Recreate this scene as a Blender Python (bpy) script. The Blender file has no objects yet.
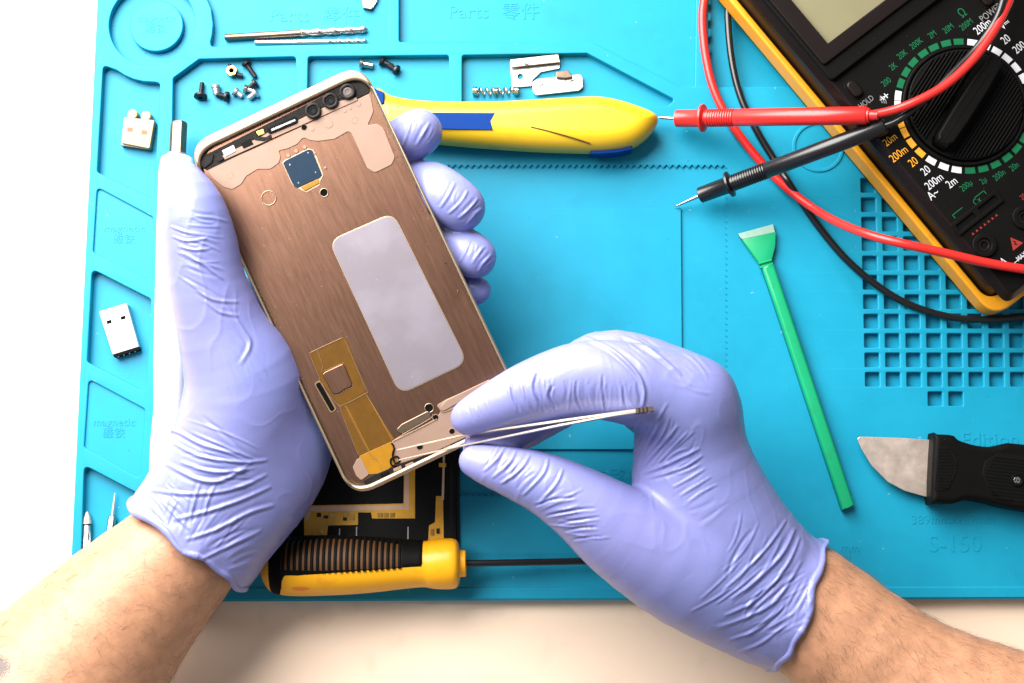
import bpy, bmesh, math, random
import numpy as np
from mathutils import Vector, Matrix, noise
import openvdb

random.seed(7)
rng = np.random.default_rng(7)
S = 0.001                      # everything below is written in millimetres
scn = bpy.context.scene
COL = scn.collection

# ------------------------------------------------------------------ camera
FPX, CX, CY = 1422.0, 512.0, 341.5
TILT, DIST = math.radians(8.1), 588.0
CAM = Vector((0, -DIST * math.sin(TILT), DIST * math.cos(TILT)))
CROT = Matrix.Rotation(TILT, 3, 'X')
cd = bpy.data.cameras.new("camera")
cd.sensor_width, cd.lens = 36.0, 36.0 * FPX / 1024.0
cd.clip_start, cd.clip_end = 0.02, 20.0
cam = bpy.data.objects.new("camera", cd)
cam.location = CAM * S
cam.rotation_euler = (TILT, 0, 0)
COL.objects.link(cam)
scn.camera = cam

# ------------------------------------------------------------------ light
w = bpy.data.worlds.new("World")
scn.world = w
w.use_nodes = True
bg = w.node_tree.nodes["Background"]
bg.inputs[0].default_value = (0.93, 0.96, 1.0, 1)
bg.inputs[1].default_value = 0.33


def area(name, loc, target, sx, sy, power, col):
    l = bpy.data.lights.new(name, 'AREA')
    l.shape = 'RECTANGLE'
    l.size, l.size_y, l.energy, l.color = sx * S, sy * S, power, col
    o = bpy.data.objects.new(name, l)
    o.location = Vector(loc) * S
    o.rotation_euler = (Vector(target) - Vector(loc)).to_track_quat('-Z', 'Y').to_euler()
    COL.objects.link(o)


area("window_light", (-320, 385, 430), (0, 0, 0), 660, 660, 25.5, (1.0, 0.965, 0.92))
scn.view_settings.view_transform = 'Standard'
scn.view_settings.look = 'None'
scn.view_settings.exposure = 0.0
scn.view_settings.gamma = 1.0
scn.view_settings.use_curve_mapping = False


# ------------------------------------------------------------------ helpers
def ray(px, py):
    return CROT @ Vector(((px - CX) / FPX, -(py - CY) / FPX, -1.0))


def P(px, py, z=0.0):
    """the point of the horizontal plane at height z seen at a pixel of the photograph"""
    d = ray(px, py)
    return CAM + d * ((z - CAM.z) / d.z)


def pxmm(z=0.0):
    return FPX / (DIST - z)


def proj(v):
    """numpy n x 3 world mm -> pixels"""
    q = (v - np.array(CAM)) @ np.array(CROT)
    return np.stack([CX - q[:, 0] / q[:, 2] * FPX, CY + q[:, 1] / q[:, 2] * FPX], 1)


class Plane:
    def __init__(s, o, u, v):
        s.o, s.u, s.v = Vector(o), Vector(u).normalized(), Vector(v).normalized()
        s.n = s.u.cross(s.v).normalized()

    def loc(s, px, py):
        d = ray(px, py)
        p = CAM + d * ((s.o - CAM).dot(s.n) / d.dot(s.n)) - s.o
        return (p.dot(s.u), p.dot(s.v))

    def w(s, a, b, c=0.0):
        return s.o + s.u * a + s.v * b + s.n * c

    def poly(s, pts):
        return [s.loc(*p) for p in pts]


WORLD = Plane((0, 0, 0), (1, 0, 0), (0, 1, 0))


def zplane(z):
    return Plane((0, 0, z), (1, 0, 0), (0, 1, 0))


ORG = {}


def thing(name, label, cat, at=(0, 0, 0), group=None):
    o = bpy.data.objects.new(name, None)
    o.empty_display_size = 0.01
    o.location = Vector(at) * S
    o['label'], o['category'] = label, cat
    if group:
        o['group'] = group
    COL.objects.link(o)
    ORG[o.name] = Vector(at)
    return o


def tag(o, label, cat, group=None):
    o['label'], o['category'] = label, cat
    if group:
        o['group'] = group
    return o


def weigh(me):
    """normals that follow the large flat faces, so only the rounded rims shade"""
    n = len(me.vertices)
    acc = np.zeros((n, 3))
    for p in me.polygons:
        k = np.array(p.normal) * p.area
        for v in p.vertices:
            acc[v] += k
    acc /= np.linalg.norm(acc, axis=1)[:, None] + 1e-12
    me.normals_split_custom_set_from_vertices([tuple(v) for v in acc])


def link(name, me, mat, parent=None, at=None, smooth=40, weighted=False):
    """me holds world millimetres; goes under parent (or stands alone with its origin at at)"""
    org = ORG[parent.name] if parent else Vector(at or (0, 0, 0))
    n = len(me.vertices)
    co = np.empty(n * 3, np.float32)
    me.vertices.foreach_get('co', co)
    co = (co.reshape(-1, 3) - np.array(org, np.float32)) * S
    me.vertices.foreach_set('co', co.ravel())
    me.update()
    if smooth:
        me.polygons.foreach_set('use_smooth', np.ones(len(me.polygons), bool))
        if smooth < 180:
            me.set_sharp_from_angle(angle=math.radians(smooth))
        if weighted:
            weigh(me)
    for m in (mat if isinstance(mat, (list, tuple)) else [mat]):
        me.materials.append(m)
    o = bpy.data.objects.new(name, me)
    COL.objects.link(o)
    if parent:
        o.parent = parent
    else:
        o.location = org * S
    ORG[o.name] = org
    return o


def from_bm(name, bm, mat, parent=None, at=None, smooth=40, weighted=False):
    bmesh.ops.recalc_face_normals(bm, faces=bm.faces)
    me = bpy.data.meshes.new(name)
    bm.to_mesh(me)
    bm.free()
    return link(name, me, mat, parent, at, smooth, weighted)


def rpoly(pts, r, n=5):
    """polygon with rounded corners; r one number or one per corner"""
    out = []
    N = len(pts)
    for i, p in enumerate(pts):
        a, b, c = Vector(pts[i - 1]), Vector(p), Vector(pts[(i + 1) % N])
        rr = r[i] if isinstance(r, (list, tuple)) else r
        d1, d2 = a - b, c - b
        l1, l2 = d1.length, d2.length
        if rr <= 0 or l1 < 1e-6 or l2 < 1e-6:
            out.append((b.x, b.y))
            continue
        d1 /= l1
        d2 /= l2
        ang = d1.angle(d2)
        if ang > 3.0:
            out.append((b.x, b.y))
            continue
        t = min(rr / math.tan(ang / 2), l1 * 0.49, l2 * 0.49)
        p0, p2 = b + d1 * t, b + d2 * t
        for k in range(n + 1):
            s = k / n
            q = p0 * (1 - s) ** 2 + b * (2 * s * (1 - s)) + p2 * s * s
            out.append((q.x, q.y))
    return out


def rect(x0, y0, x1, y1):
    return [(x0, y0), (x1, y0), (x1, y1), (x0, y1)]


def rrect(cx, cy, w_, h_, r, n=6):
    return rpoly(rect(cx - w_ / 2, cy - h_ / 2, cx + w_ / 2, cy + h_ / 2), r, n)


def circ(cx, cy, r, n=28, ry=None):
    ry = r if ry is None else ry
    return [(cx + r * math.cos(2 * math.pi * k / n), cy + ry * math.sin(2 * math.pi * k / n)) for k in range(n)]


def smoothpoly(pts, n=4):
    """closed Catmull-Rom through the points"""
    out = []
    N = len(pts)
    for i in range(N):
        p0, p1, p2, p3 = (Vector(pts[(i + k - 1) % N]) for k in range(4))
        for k in range(n):
            t = k / n
            q = 0.5 * ((2 * p1) + (p2 - p0) * t + (2 * p0 - 5 * p1 + 4 * p2 - p3) * t * t + (3 * p1 - p0 - 3 * p2 + p3) * t ** 3)
            out.append((q.x, q.y))
    return out


def smoothline(pts, n=6):
    pts = [Vector(p) for p in pts]
    out = []
    N = len(pts)
    for i in range(N - 1):
        p0, p1, p2, p3 = pts[max(i - 1, 0)], pts[i], pts[i + 1], pts[min(i + 2, N - 1)]
        for k in range(n):
            t = k / n
            out.append(0.5 * ((2 * p1) + (p2 - p0) * t + (2 * p0 - 5 * p1 + 4 * p2 - p3) * t * t + (3 * p1 - p0 - 3 * p2 + p3) * t ** 3))
    out.append(pts[-1])
    return out


def add_prism(bm, poly, c0, c1, pl=WORLD, bev=0.0, seg=2, taper=0.0):
    """a plate of the plane pl between heights c0 and c1, its upper rim rounded"""
    area2 = sum(poly[i - 1][0] * poly[i][1] - poly[i][0] * poly[i - 1][1] for i in range(len(poly)))
    if area2 < 0:
        poly = poly[::-1]
    rings = [(0.0, c0)]
    if bev > 0:
        for k in range(seg + 1):
            a = math.pi / 2 * k / seg
            rings.append((taper + bev * (1 - math.cos(a)), c1 - bev + bev * math.sin(a)))
    else:
        rings.append((taper, c1))
    N = len(poly)
    V2 = [Vector(p) for p in poly]
    nrm = []
    for i in range(N):
        e1, e2 = V2[i] - V2[i - 1], V2[(i + 1) % N] - V2[i]
        n1 = Vector((-e1.y, e1.x)).normalized() if e1.length > 1e-9 else Vector((0, 0))
        n2 = Vector((-e2.y, e2.x)).normalized() if e2.length > 1e-9 else Vector((0, 0))
        n = n1 + n2
        n = n.normalized() if n.length > 1e-6 else n1
        k = max(n.dot(n1), 0.5)
        nrm.append(n / k)
    loops = []
    for ins, c in rings:
        loops.append([bm.verts.new(pl.w(V2[i].x + nrm[i].x * ins, V2[i].y + nrm[i].y * ins, c)) for i in range(N)])
    for r in range(len(loops) - 1):
        for i in range(N):
            j = (i + 1) % N
            bm.faces.new((loops[r][i], loops[r][j], loops[r + 1][j], loops[r + 1][i]))
    bm.faces.new(loops[-1])
    bm.faces.new(loops[0][::-1])
    return bm


def prism(name, poly, c0, c1, mat, parent=None, pl=WORLD, bev=0.0, seg=2, taper=0.0, smooth=40, at=None):
    bm = bmesh.new()
    add_prism(bm, poly, c0, c1, pl, bev, seg, taper)
    return from_bm(name, bm, mat, parent, at, smooth, bev > 0)


def add_box(bm, c, sx, sy, sz, rot=0.0, pl=WORLD):
    ca, sa = math.cos(rot), math.sin(rot)
    pts = [(c[0] + x * ca - y * sa, c[1] + x * sa + y * ca) for x, y in rect(-sx / 2, -sy / 2, sx / 2, sy / 2)]
    add_prism(bm, pts, c[2] - sz / 2, c[2] + sz / 2, pl)


def slab(name, outer, holes, c0, c1, mat, parent=None, pl=WORLD, bev=0.3, at=None, smooth=40):
    """a plate with holes cut right through it, all rims rounded"""
    cu = bpy.data.curves.new(name, 'CURVE')
    cu.dimensions = '2D'
    cu.fill_mode = 'BOTH'
    cu.extrude = (c1 - c0) / 2 - bev
    cu.bevel_depth = bev
    cu.bevel_resolution = 1 if bev < .6 else 3
    cu.offset = -bev
    for poly in [outer] + holes:
        sp = cu.splines.new('POLY')
        sp.points.add(len(poly) - 1)
        for p, q in zip(sp.points, poly):
            p.co = (q[0], q[1], 0, 1)
        sp.use_cyclic_u = True
    o = bpy.data.objects.new(name, cu)
    COL.objects.link(o)
    dg = bpy.context.evaluated_depsgraph_get()
    me = bpy.data.meshes.new_from_object(o.evaluated_get(dg))
    bpy.data.objects.remove(o)
    bpy.data.curves.remove(cu)
    bm = bmesh.new()
    bm.from_mesh(me)
    bpy.data.meshes.remove(me)
    bmesh.ops.remove_doubles(bm, verts=bm.verts, dist=0.002)
    mid = (c0 + c1) / 2
    for v in bm.verts:
        v.co = pl.w(v.co.x, v.co.y, v.co.z + mid)
    return from_bm(name, bm, mat, parent, at, 60, True)


def add_tube(bm, pts, radii, seg=12, caps=True, flat=None):
    pts = [Vector(p) for p in pts]
    N = len(pts)
    if not isinstance(radii, (list, tuple)):
        radii = [radii] * N
    rings = []
    up = Vector((0, 0, 1))
    for i in range(N):
        t = pts[min(i + 1, N - 1)] - pts[max(i - 1, 0)]
        if t.length < 1e-6:
            t = pts[-1] - pts[0]
        t.normalize()
        if i == 0:
            up = Vector((0, 0, 1)) if abs(t.z) < 0.9 else Vector((0, 1, 0))
        a = t.cross(up)
        a.normalize()
        b = a.cross(t).normalized()
        up = b
        ring = []
        for k in range(seg):
            an = 2 * math.pi * k / seg
            ring.append(bm.verts.new(pts[i] + (a * math.cos(an) + b * math.sin(an) * (flat or 1.0)) * radii[i]))
        rings.append(ring)
    for i in range(N - 1):
        for k in range(seg):
            j = (k + 1) % seg
            bm.faces.new((rings[i][k], rings[i][j], rings[i + 1][j], rings[i + 1][k]))
    if caps:
        bm.faces.new(rings[0][::-1])
        bm.faces.new(rings[-1])
    return bm


def tube(name, pts, radii, mat, parent=None, seg=12, caps=True, at=None, smooth=50, flat=None):
    bm = bmesh.new()
    add_tube(bm, pts, radii, seg, caps, flat)
    return from_bm(name, bm, mat, parent, at, smooth)


def along(a, b, prof):
    """points and radii of a lathe from a to b: prof = [(distance mm, radius)]"""
    a, b = Vector(a), Vector(b)
    d = (b - a).normalized()
    return [a + d * t for t, r in prof], [r for t, r in prof]


def text(name, body, size, pl, c, ang, h, mat, parent, squash=1.0, align='CENTER', off=0.0, base=0.0, space=1.0):
    cu = bpy.data.curves.new(name, 'FONT')
    cu.body = body
    cu.size = size
    cu.align_x = align
    cu.align_y = 'CENTER'
    cu.extrude = h / 2
    cu.offset = off
    cu.resolution_u = 3
    cu.space_line = 1.0
    cu.space_character = space
    o = bpy.data.objects.new(name, cu)
    COL.objects.link(o)
    bpy.context.view_layer.update()
    dg = bpy.context.evaluated_depsgraph_get()
    me = bpy.data.meshes.new_from_object(o.evaluated_get(dg))
    bpy.data.objects.remove(o)
    bpy.data.curves.remove(cu)
    ca, sa = math.cos(ang), math.sin(ang)
    for v in me.vertices:
        x, y = v.co.x * squash, v.co.y
        v.co = pl.w(c[0] + x * ca - y * sa, c[1] + x * sa + y * ca, base + v.co.z + h / 2)
    me.materials.clear()
    return link(name, me, mat, parent, smooth=0)


def M(name, col, rough=0.5, metal=0.0, var=0.0, vscale=60, bump=0.0, bscale=400, coat=0.0, sss=0.0, sssr=(1, .4, .2),
      trans=0.0, alpha=1.0, aniso=None, spec=0.5, rvar=0.0, bdist=0.2, col2=None):
    """procedural material; noise scales are per metre"""
    m = bpy.data.materials.new(name)
    m.use_nodes = True
    nt = m.node_tree
    b = nt.nodes["Principled BSDF"]
    b.inputs['Base Color'].default_value = (*col, 1)
    b.inputs['Roughness'].default_value = rough
    b.inputs['Metallic'].default_value = metal
    b.inputs['Specular IOR Level'].default_value = spec
    b.inputs['Coat Weight'].default_value = coat
    b.inputs['Coat Roughness'].default_value = 0.15
    b.inputs['Transmission Weight'].default_value = trans
    b.inputs['Alpha'].default_value = alpha
    if sss:
        b.inputs['Subsurface Weight'].default_value = sss
        b.inputs['Subsurface Radius'].default_value = sssr
        b.inputs['Subsurface Scale'].default_value = 0.003
    tc = nt.nodes.new('ShaderNodeTexCoord')
    src = tc.outputs['Object']
    if aniso:
        mp = nt.nodes.new('ShaderNodeMapping')
        mp.vector_type = 'TEXTURE'
        mp.inputs['Rotation'].default_value = (0, 0, aniso[0])
        mp.inputs['Scale'].default_value = (aniso[1], 1, 1)
        nt.links.new(src, mp.inputs[0])
        src = mp.outputs[0]
    if var or col2 or rvar:
        n = nt.nodes.new('ShaderNodeTexNoise')
        n.inputs['Scale'].default_value = vscale
        n.inputs['Detail'].default_value = 6
        n.inputs['Roughness'].default_value = 0.65
        nt.links.new(src, n.inputs['Vector'])
        cr = nt.nodes.new('ShaderNodeValToRGB')
        cr.color_ramp.elements[0].position = 0.3
        cr.color_ramp.elements[1].position = 0.7
        c2 = col2 or tuple(min(1, c * (1 + var)) for c in col)
        c1 = tuple(c * (1 - var) for c in col)
        cr.color_ramp.elements[0].color = (*c1, 1)
        cr.color_ramp.elements[1].color = (*c2, 1)
        nt.links.new(n.outputs[0], cr.inputs[0])
        if var or col2:
            nt.links.new(cr.outputs[0], b.inputs['Base Color'])
        if rvar:
            mr = nt.nodes.new('ShaderNodeMapRange')
            mr.inputs[1].default_value, mr.inputs[2].default_value = 0.3, 0.7
            mr.inputs[3].default_value, mr.inputs[4].default_value = rough - rvar, rough + rvar
            nt.links.new(n.outputs[0], mr.inputs[0])
            nt.links.new(mr.outputs[0], b.inputs['Roughness'])
    if bump:
        n2 = nt.nodes.new('ShaderNodeTexNoise')
        n2.inputs['Scale'].default_value = bscale
        n2.inputs['Detail'].default_value = 4
        nt.links.new(src, n2.inputs['Vector'])
        bp = nt.nodes.new('ShaderNodeBump')
        bp.inputs['Strength'].default_value = bump
        bp.inputs['Distance'].default_value = bdist * S
        nt.links.new(n2.outputs[0], bp.inputs['Height'])
        nt.links.new(bp.outputs[0], b.inputs['Normal'])
    return m


def specks(m, scale, thr, col, fac, soft=.02):
    """sparse dust or dirt specks and smudges over a material's own colour"""
    nt = m.node_tree
    b = nt.nodes["Principled BSDF"]
    s = b.inputs['Base Color']
    tc = nt.nodes.new('ShaderNodeTexCoord')
    n = nt.nodes.new('ShaderNodeTexNoise')
    n.inputs['Scale'].default_value, n.inputs['Detail'].default_value = scale, 3
    nt.links.new(tc.outputs['Object'], n.inputs['Vector'])
    mr = nt.nodes.new('ShaderNodeMapRange')
    mr.inputs[1].default_value, mr.inputs[2].default_value = thr, thr + soft
    mr.inputs[3].default_value, mr.inputs[4].default_value = 0, fac
    nt.links.new(n.outputs[0], mr.inputs[0])
    mx = nt.nodes.new('ShaderNodeMixRGB')
    mx.inputs[1].default_value = s.default_value
    mx.inputs[2].default_value = (*col, 1)
    nt.links.new(mr.outputs[0], mx.inputs[0])
    if s.links:
        nt.links.new(s.links[0].from_socket, mx.inputs[1])
    nt.links.new(mx.outputs[0], s)


# ------------------------------------------------------------------ materials
m_table = M('table_cream', (0.82, 0.64, 0.49), 0.45, var=0.03, vscale=14, bump=0.15, bscale=900, bdist=0.1)
m_mat = M('mat_silicone', (0.005, 0.236, 0.372), 0.46, var=0.07, vscale=26, bump=0.3, bscale=2200, bdist=0.08, spec=0.22, rvar=.05)
m_glove = M('glove_nitrile', (0.186, 0.216, 0.482), 0.37, var=0.05, vscale=16, bump=0.3, bscale=1300, bdist=0.14, sss=0.12, sssr=(.8, .8, 1), spec=0.42, col2=(0.206, 0.206, 0.455))
m_chrome = M('steel', (0.48, 0.46, 0.44), 0.24, 1.0, var=0.10, vscale=500)
m_brushed = M('steel_brushed', (0.60, 0.50, 0.43), 0.42, .75, var=0.12, vscale=120, bump=0.12, bscale=1200, rvar=.08)
m_tin = M('tin_plate', (0.52, 0.51, 0.50), 0.36, 0.9, var=0.06, vscale=300)
m_warmsteel = M('steel_warm', (0.20, 0.145, 0.105), 0.36, 1.0, var=0.15, vscale=400)
m_blacksteel = M('steel_black', (0.02, 0.02, 0.024), 0.35, 0.6)
m_brass = M('brass', (0.45, 0.28, 0.09), 0.32, 1.0)
m_black = M('plastic_black', (0.0032, 0.003, 0.0028), 0.52, var=0.15, vscale=100, bump=0.4, bscale=3000, bdist=0.06, spec=.07)
m_blackgloss = M('plastic_black_gloss', (0.007, 0.0045, 0.004), 0.3, bump=0.08, bscale=600, bdist=0.05, spec=.2)
m_rubber = M('rubber_black', (0.0035, 0.0035, 0.0035), 0.6, bump=0.3, bscale=2500, bdist=0.08, spec=.08)
m_void = M('socket_dark', (0.002, 0.002, 0.002), 0.9, spec=.1)
m_orange = M('holster_orange', (0.74, 0.31, 0.010), 0.42, var=0.03, vscale=80, bump=0.2, bscale=1800, bdist=0.08)
m_yellow = M('plastic_yellow', (0.60, 0.375, 0.008), 0.36, var=0.02, vscale=60, bump=0.12, bscale=1500, bdist=0.05)
m_amber = M('handle_yellow', (0.82, 0.38, 0.006), 0.36, var=0.03, vscale=80, bump=0.1, bscale=1200, bdist=0.06, spec=.4)
m_inlay = M('handle_inlay', (0.095, 0.038, 0.010), 0.55, spec=.2)
m_blue = M('plastic_blue', (0.002, 0.030, 0.17), 0.45, bump=0.2, bscale=1500, bdist=0.05, spec=.06)
m_red = M('pvc_red', (0.60, 0.018, 0.014), 0.33, bump=0.1, bscale=900, bdist=0.06)
m_cableblack = M('pvc_black', (0.006, 0.006, 0.007), 0.29, bump=0.1, bscale=900, bdist=0.06, spec=.5)
m_green = M('plastic_green', (0.003, 0.275, 0.115), 0.35, var=0.05, vscale=80, bump=0.1, bscale=900, bdist=0.05, spec=.4)
m_greentip = M('plastic_green_worn', (0.22, 0.36, 0.30), 0.5, var=0.1, vscale=300)
m_cream = M('plastic_cream', (0.33, 0.25, 0.13), 0.45)
m_dimple = M('handle_dimple', (0.72, 0.20, 0.004), 0.4)
m_contact = M('contact_brown', (0.13, 0.055, 0.012), 0.5)
m_white = M('plastic_white', (0.62, 0.62, 0.64), 0.4)
m_whitepaint = M('paint_white', (0.50, 0.50, 0.53), 0.5, spec=.2)
m_greenpaint = M('print_green', (0.003, 0.10, 0.038), 0.6, spec=.15)
m_orangepaint = M('print_orange', (0.62, 0.27, 0.01), 0.5)
m_redpaint = M('print_red', (0.22, 0.012, 0.01), 0.5)
m_greypaint = M('print_grey', (0.16, 0.16, 0.16), 0.5)
m_lcd = M('lcd', (0.17, 0.155, 0.09), 0.3, var=0.06, vscale=25, spec=.3)

specks(m_mat, 420, .735, (.25, .35, .40), .45)
specks(m_mat, 330, .745, (.02, .05, .07), .6)
specks(m_mat, 40, .56, (.004, .17, .28), .28, .12)
specks(m_black, 1300, .74, (.12, .11, .10), .5)
specks(m_blackgloss, 1100, .74, (.12, .11, .10), .4)
specks(m_green, 160, .60, (.01, .20, .09), .4, .1)
specks(m_yellow, 120, .60, (.42, .25, .01), .25, .1)
specks(m_amber, 120, .60, (.55, .22, .01), .3, .1)
specks(m_table, 60, .58, (.66, .50, .37), .3, .1)
specks(m_orange, 200, .62, (.5, .19, .01), .35, .1)
# ------------------------------------------------------------------ sampled solids
VOX = 0.45


def field(chains, extra=None, vox=VOX, pad=5.0):
    """chains: list of (k, [(px,py,z,r_px)...]); returns the smooth union as a sampled distance field"""
    world = []
    for k, ch in chains:
        if len(ch) > 2:
            v4 = []
            for i in range(len(ch) - 1):
                p0, p1, p2, p3 = (np.array(ch[max(0, min(len(ch) - 1, i + o_))], float) for o_ in (-1, 0, 1, 2))
                for t in (0, 1 / 3, 2 / 3):
                    v4.append(.5 * ((2 * p1) + (p2 - p0) * t + (2 * p0 - 5 * p1 + 4 * p2 - p3) * t * t + (3 * p1 - p0 - 3 * p2 + p3) * t ** 3))
            ch = v4 + [np.array(ch[-1], float)]
        world.append((k, [(np.array(P(x, y, z), np.float32), r / pxmm(z)) for x, y, z, r in ch]))
    allp = np.array([p for k, ch in world for p, r in ch])
    allr = np.array([r for k, ch in world for p, r in ch])
    lo = (allp - allr[:, None]).min(0) - pad
    hi = (allp + allr[:, None]).max(0) + pad
    n = np.ceil((hi - lo) / vox).astype(int)
    X = (lo[0] + vox * np.arange(n[0], dtype=np.float32))[:, None, None]
    Y = (lo[1] + vox * np.arange(n[1], dtype=np.float32))[None, :, None]
    Z = (lo[2] + vox * np.arange(n[2], dtype=np.float32))[None, None, :]
    D = np.full(n, 30.0, np.float32)
    M_ = 9.0

    def span(pa, pb, r, ax_):
        lo_ = int(max(0, math.floor((min(pa[ax_], pb[ax_]) - r - M_ - lo[ax_]) / vox)))
        hi_ = int(min(n[ax_], math.ceil((max(pa[ax_], pb[ax_]) + r + M_ - lo[ax_]) / vox)))
        return slice(lo_, hi_)

    for k, ch in world:
        C = np.full(n, 30.0, np.float32)
        for i in range(len(ch) - 1):
            (a, ra), (b, rb) = ch[i], ch[i + 1]
            sx, sy, sz = (span(a, b, max(ra, rb), q) for q in range(3))
            x, y, z = X[sx], Y[:, sy], Z[:, :, sz]
            ba = b - a
            L2 = float(ba @ ba) + 1e-6
            t = np.clip(((x - a[0]) * ba[0] + (y - a[1]) * ba[1] + (z - a[2]) * ba[2]) / L2, 0, 1)
            d = np.sqrt((x - a[0] - t * ba[0]) ** 2 + (y - a[1] - t * ba[1]) ** 2 + (z - a[2] - t * ba[2]) ** 2) - (ra + (rb - ra) * t)
            c_ = C[sx, sy, sz]
            hh = np.maximum(2.0 - np.abs(c_ - d), 0) / 2.0
            C[sx, sy, sz] = np.minimum(c_, d) - hh * hh * 2.0 * .25
        hh = np.maximum(k - np.abs(D - C), 0) / k
        D = np.minimum(D, C) - hh * hh * k * .25
    return D, X, Y, Z, lo, vox


def mesh_from(D, lo, vox, name):
    g = openvdb.FloatGrid(20.0)
    D = np.clip(D, -4, 4).astype(np.float32)
    g.copyFromArray(D)
    v, q = g.convertToQuads(isovalue=0.0) if hasattr(g, 'convertToQuads') else (None, None)
    v = v.astype(np.float64) * vox + lo
    me = bpy.data.meshes.new(name)
    me.vertices.add(len(v))
    me.vertices.foreach_set('co', v.astype(np.float32).ravel())
    me.loops.add(len(q) * 4)
    me.polygons.add(len(q))
    me.loops.foreach_set('vertex_index', q.astype(np.int32).ravel())
    me.polygons.foreach_set('loop_start', np.arange(0, len(q) * 4, 4, dtype=np.int32))
    me.update(calc_edges=True)
    me.validate()
    return me


def get(me):
    n = len(me.vertices)
    co, no = np.empty(n * 3, np.float32), np.empty(n * 3, np.float32)
    me.vertices.foreach_get('co', co)
    me.vertices.foreach_get('normal', no)
    return co.reshape(-1, 3).astype(float), no.reshape(-1, 3).astype(float)


def relax(me, it=2, f=0.5):
    co, _ = get(me)
    e = np.empty(len(me.edges) * 2, np.int32)
    me.edges.foreach_get('vertices', e)
    e = e.reshape(-1, 2)
    deg = np.bincount(e.ravel(), minlength=len(co))[:, None]
    for _ in range(it):
        s = np.zeros_like(co)
        np.add.at(s, e[:, 0], co[e[:, 1]])
        np.add.at(s, e[:, 1], co[e[:, 0]])
        co = co + (s / np.maximum(deg, 1) - co) * f
    me.vertices.foreach_set('co', co.astype(np.float32).ravel())
    me.update()


# ------------------------------------------------------------------ table and mat
ZT = -6.0     # table top; the mat's upper face is z = 0
bm = bmesh.new()
add_prism(bm, rect(-900, -700, 700, 700), ZT - 25, ZT, bev=2)
table = from_bm('table', bm, m_table, None, (0, 0, ZT))
table['kind'] = 'structure'

mat = thing('repair_mat', 'cyan silicone repair mat with moulded parts pockets covering the cream table', 'work mat', (0, 0, ZT))
W0 = zplane(0)


def px(pts, r=0.0, n=5):
    q = W0.poly(pts)
    return rpoly(q, r, n) if r else q


K = pxmm(0)
outer = rpoly([tuple(P(x, y).xy) for x, y in [(69, 602), (1080, 599), (1072, -95), (101.5, -95)]], 3)
prism('mat_base', rpoly([tuple(P(x, y).xy) for x, y in [(69, 602), (1080, 599), (1072, -95), (101.5, -95)]], 3), ZT + 0.02, -4.0, m_mat, mat)
cA = W0.loc(152, 24)
cAi = W0.loc(156, 25)
holes = [circ(cA[0], cA[1], 44.5 / K, 64)]
# parts pocket beside the round one: its edge follows the round pocket's rim
arc = [(152 + 61 * math.cos(a), 24 + 61 * math.sin(a)) for a in [math.radians(d) for d in (-60, -45, -30, -15, 0, 10, 17)]]
holes.append(px(arc + [(211, 46.5), (386.5, 43), (386.5, -40), (186, -40)], 1.2))
holes.append(px([(399, -60), (399, 42), (592, 42), (681, 87), (695, 87), (697, -60)], 1.2))
holes.append(px([(173, 78), (199, 59), (296, 56.5), (295, 205), (171, 205)], 1.6))
holes.append(px([(308, 56.5), (449, 55), (449, 104), (307, 104)], 1.2))
holes.append(px([(462, 55), (587, 53), (675, 99.5), (668, 106), (462, 104)], 1.2))
wav = []
for k in range(14):
    wav += [(711 - (2.6 if k % 2 else 0), 84 - k * 8), (711 - (2.6 if k % 2 else 0), 84 - k * 8 - 7)]
holes.append(px([(1060, -80), (1060, 86)] + [(714, 87)] + wav + [(709, -80)], 0))
arc2 = [(152 + 58 * math.cos(a), 24 + 58 * math.sin(a)) for a in [math.radians(d) for d in (128, 118, 108, 98, 88)]]
holes.append(px([(103, 65)] + arc2 + [(160, 83), (154, 199), (97, 172)], 1.6))
holes.append(px([(97, 187), (153, 217), (152, 281), (93, 252)], 1.6))
holes.append(px([(92, 269), (151, 299), (146, 392), (87, 362)], 1.8))
holes.append(px([(88.6, 379), (145, 409), (140, 479), (84, 447)], 1.6))
holes.append(px([(84, 465), (139, 494), (150, 590), (80, 586)], 1.8))
# grid of square wells
for r in range(11):
    for c in range(9):
        x0, y0 = 860.8 + c * 20.75 + r * 0.45, 178.3 + r * 19.4
        holes.append(px([(x0, y0), (x0 + 14.4, y0), (x0 + 14.7, y0 + 14.2), (x0 + .3, y0 + 14.2)], 0.5, 2))
for c in (3, 4):
    x0, y0 = 860.8 + c * 20.75 + 11 * 0.45, 178.3 + 11 * 19.4
    holes.append(px([(x0, y0), (x0 + 14.4, y0), (x0 + 14.7, y0 + 14.2), (x0 + .3, y0 + 14.2)], 0.5, 2))
# sunken work field with a scalloped rim
sc = []
x = 292.0
while x < 726:
    sc += [(x, 166.5), (x + 3.2, 163.0)]
    x += 6.4
y = 166.0
while y < 495:
    sc += [(725.8, y), (729.4, y + 3.0)]
    y += 6.0
x = 726.0
while x > 292:
    sc += [(x, 494.5), (x - 3.2, 498.4)]
    x -= 6.4
sc += [(290, 495), (290, 166)]
holes.append(px(sc))
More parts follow.
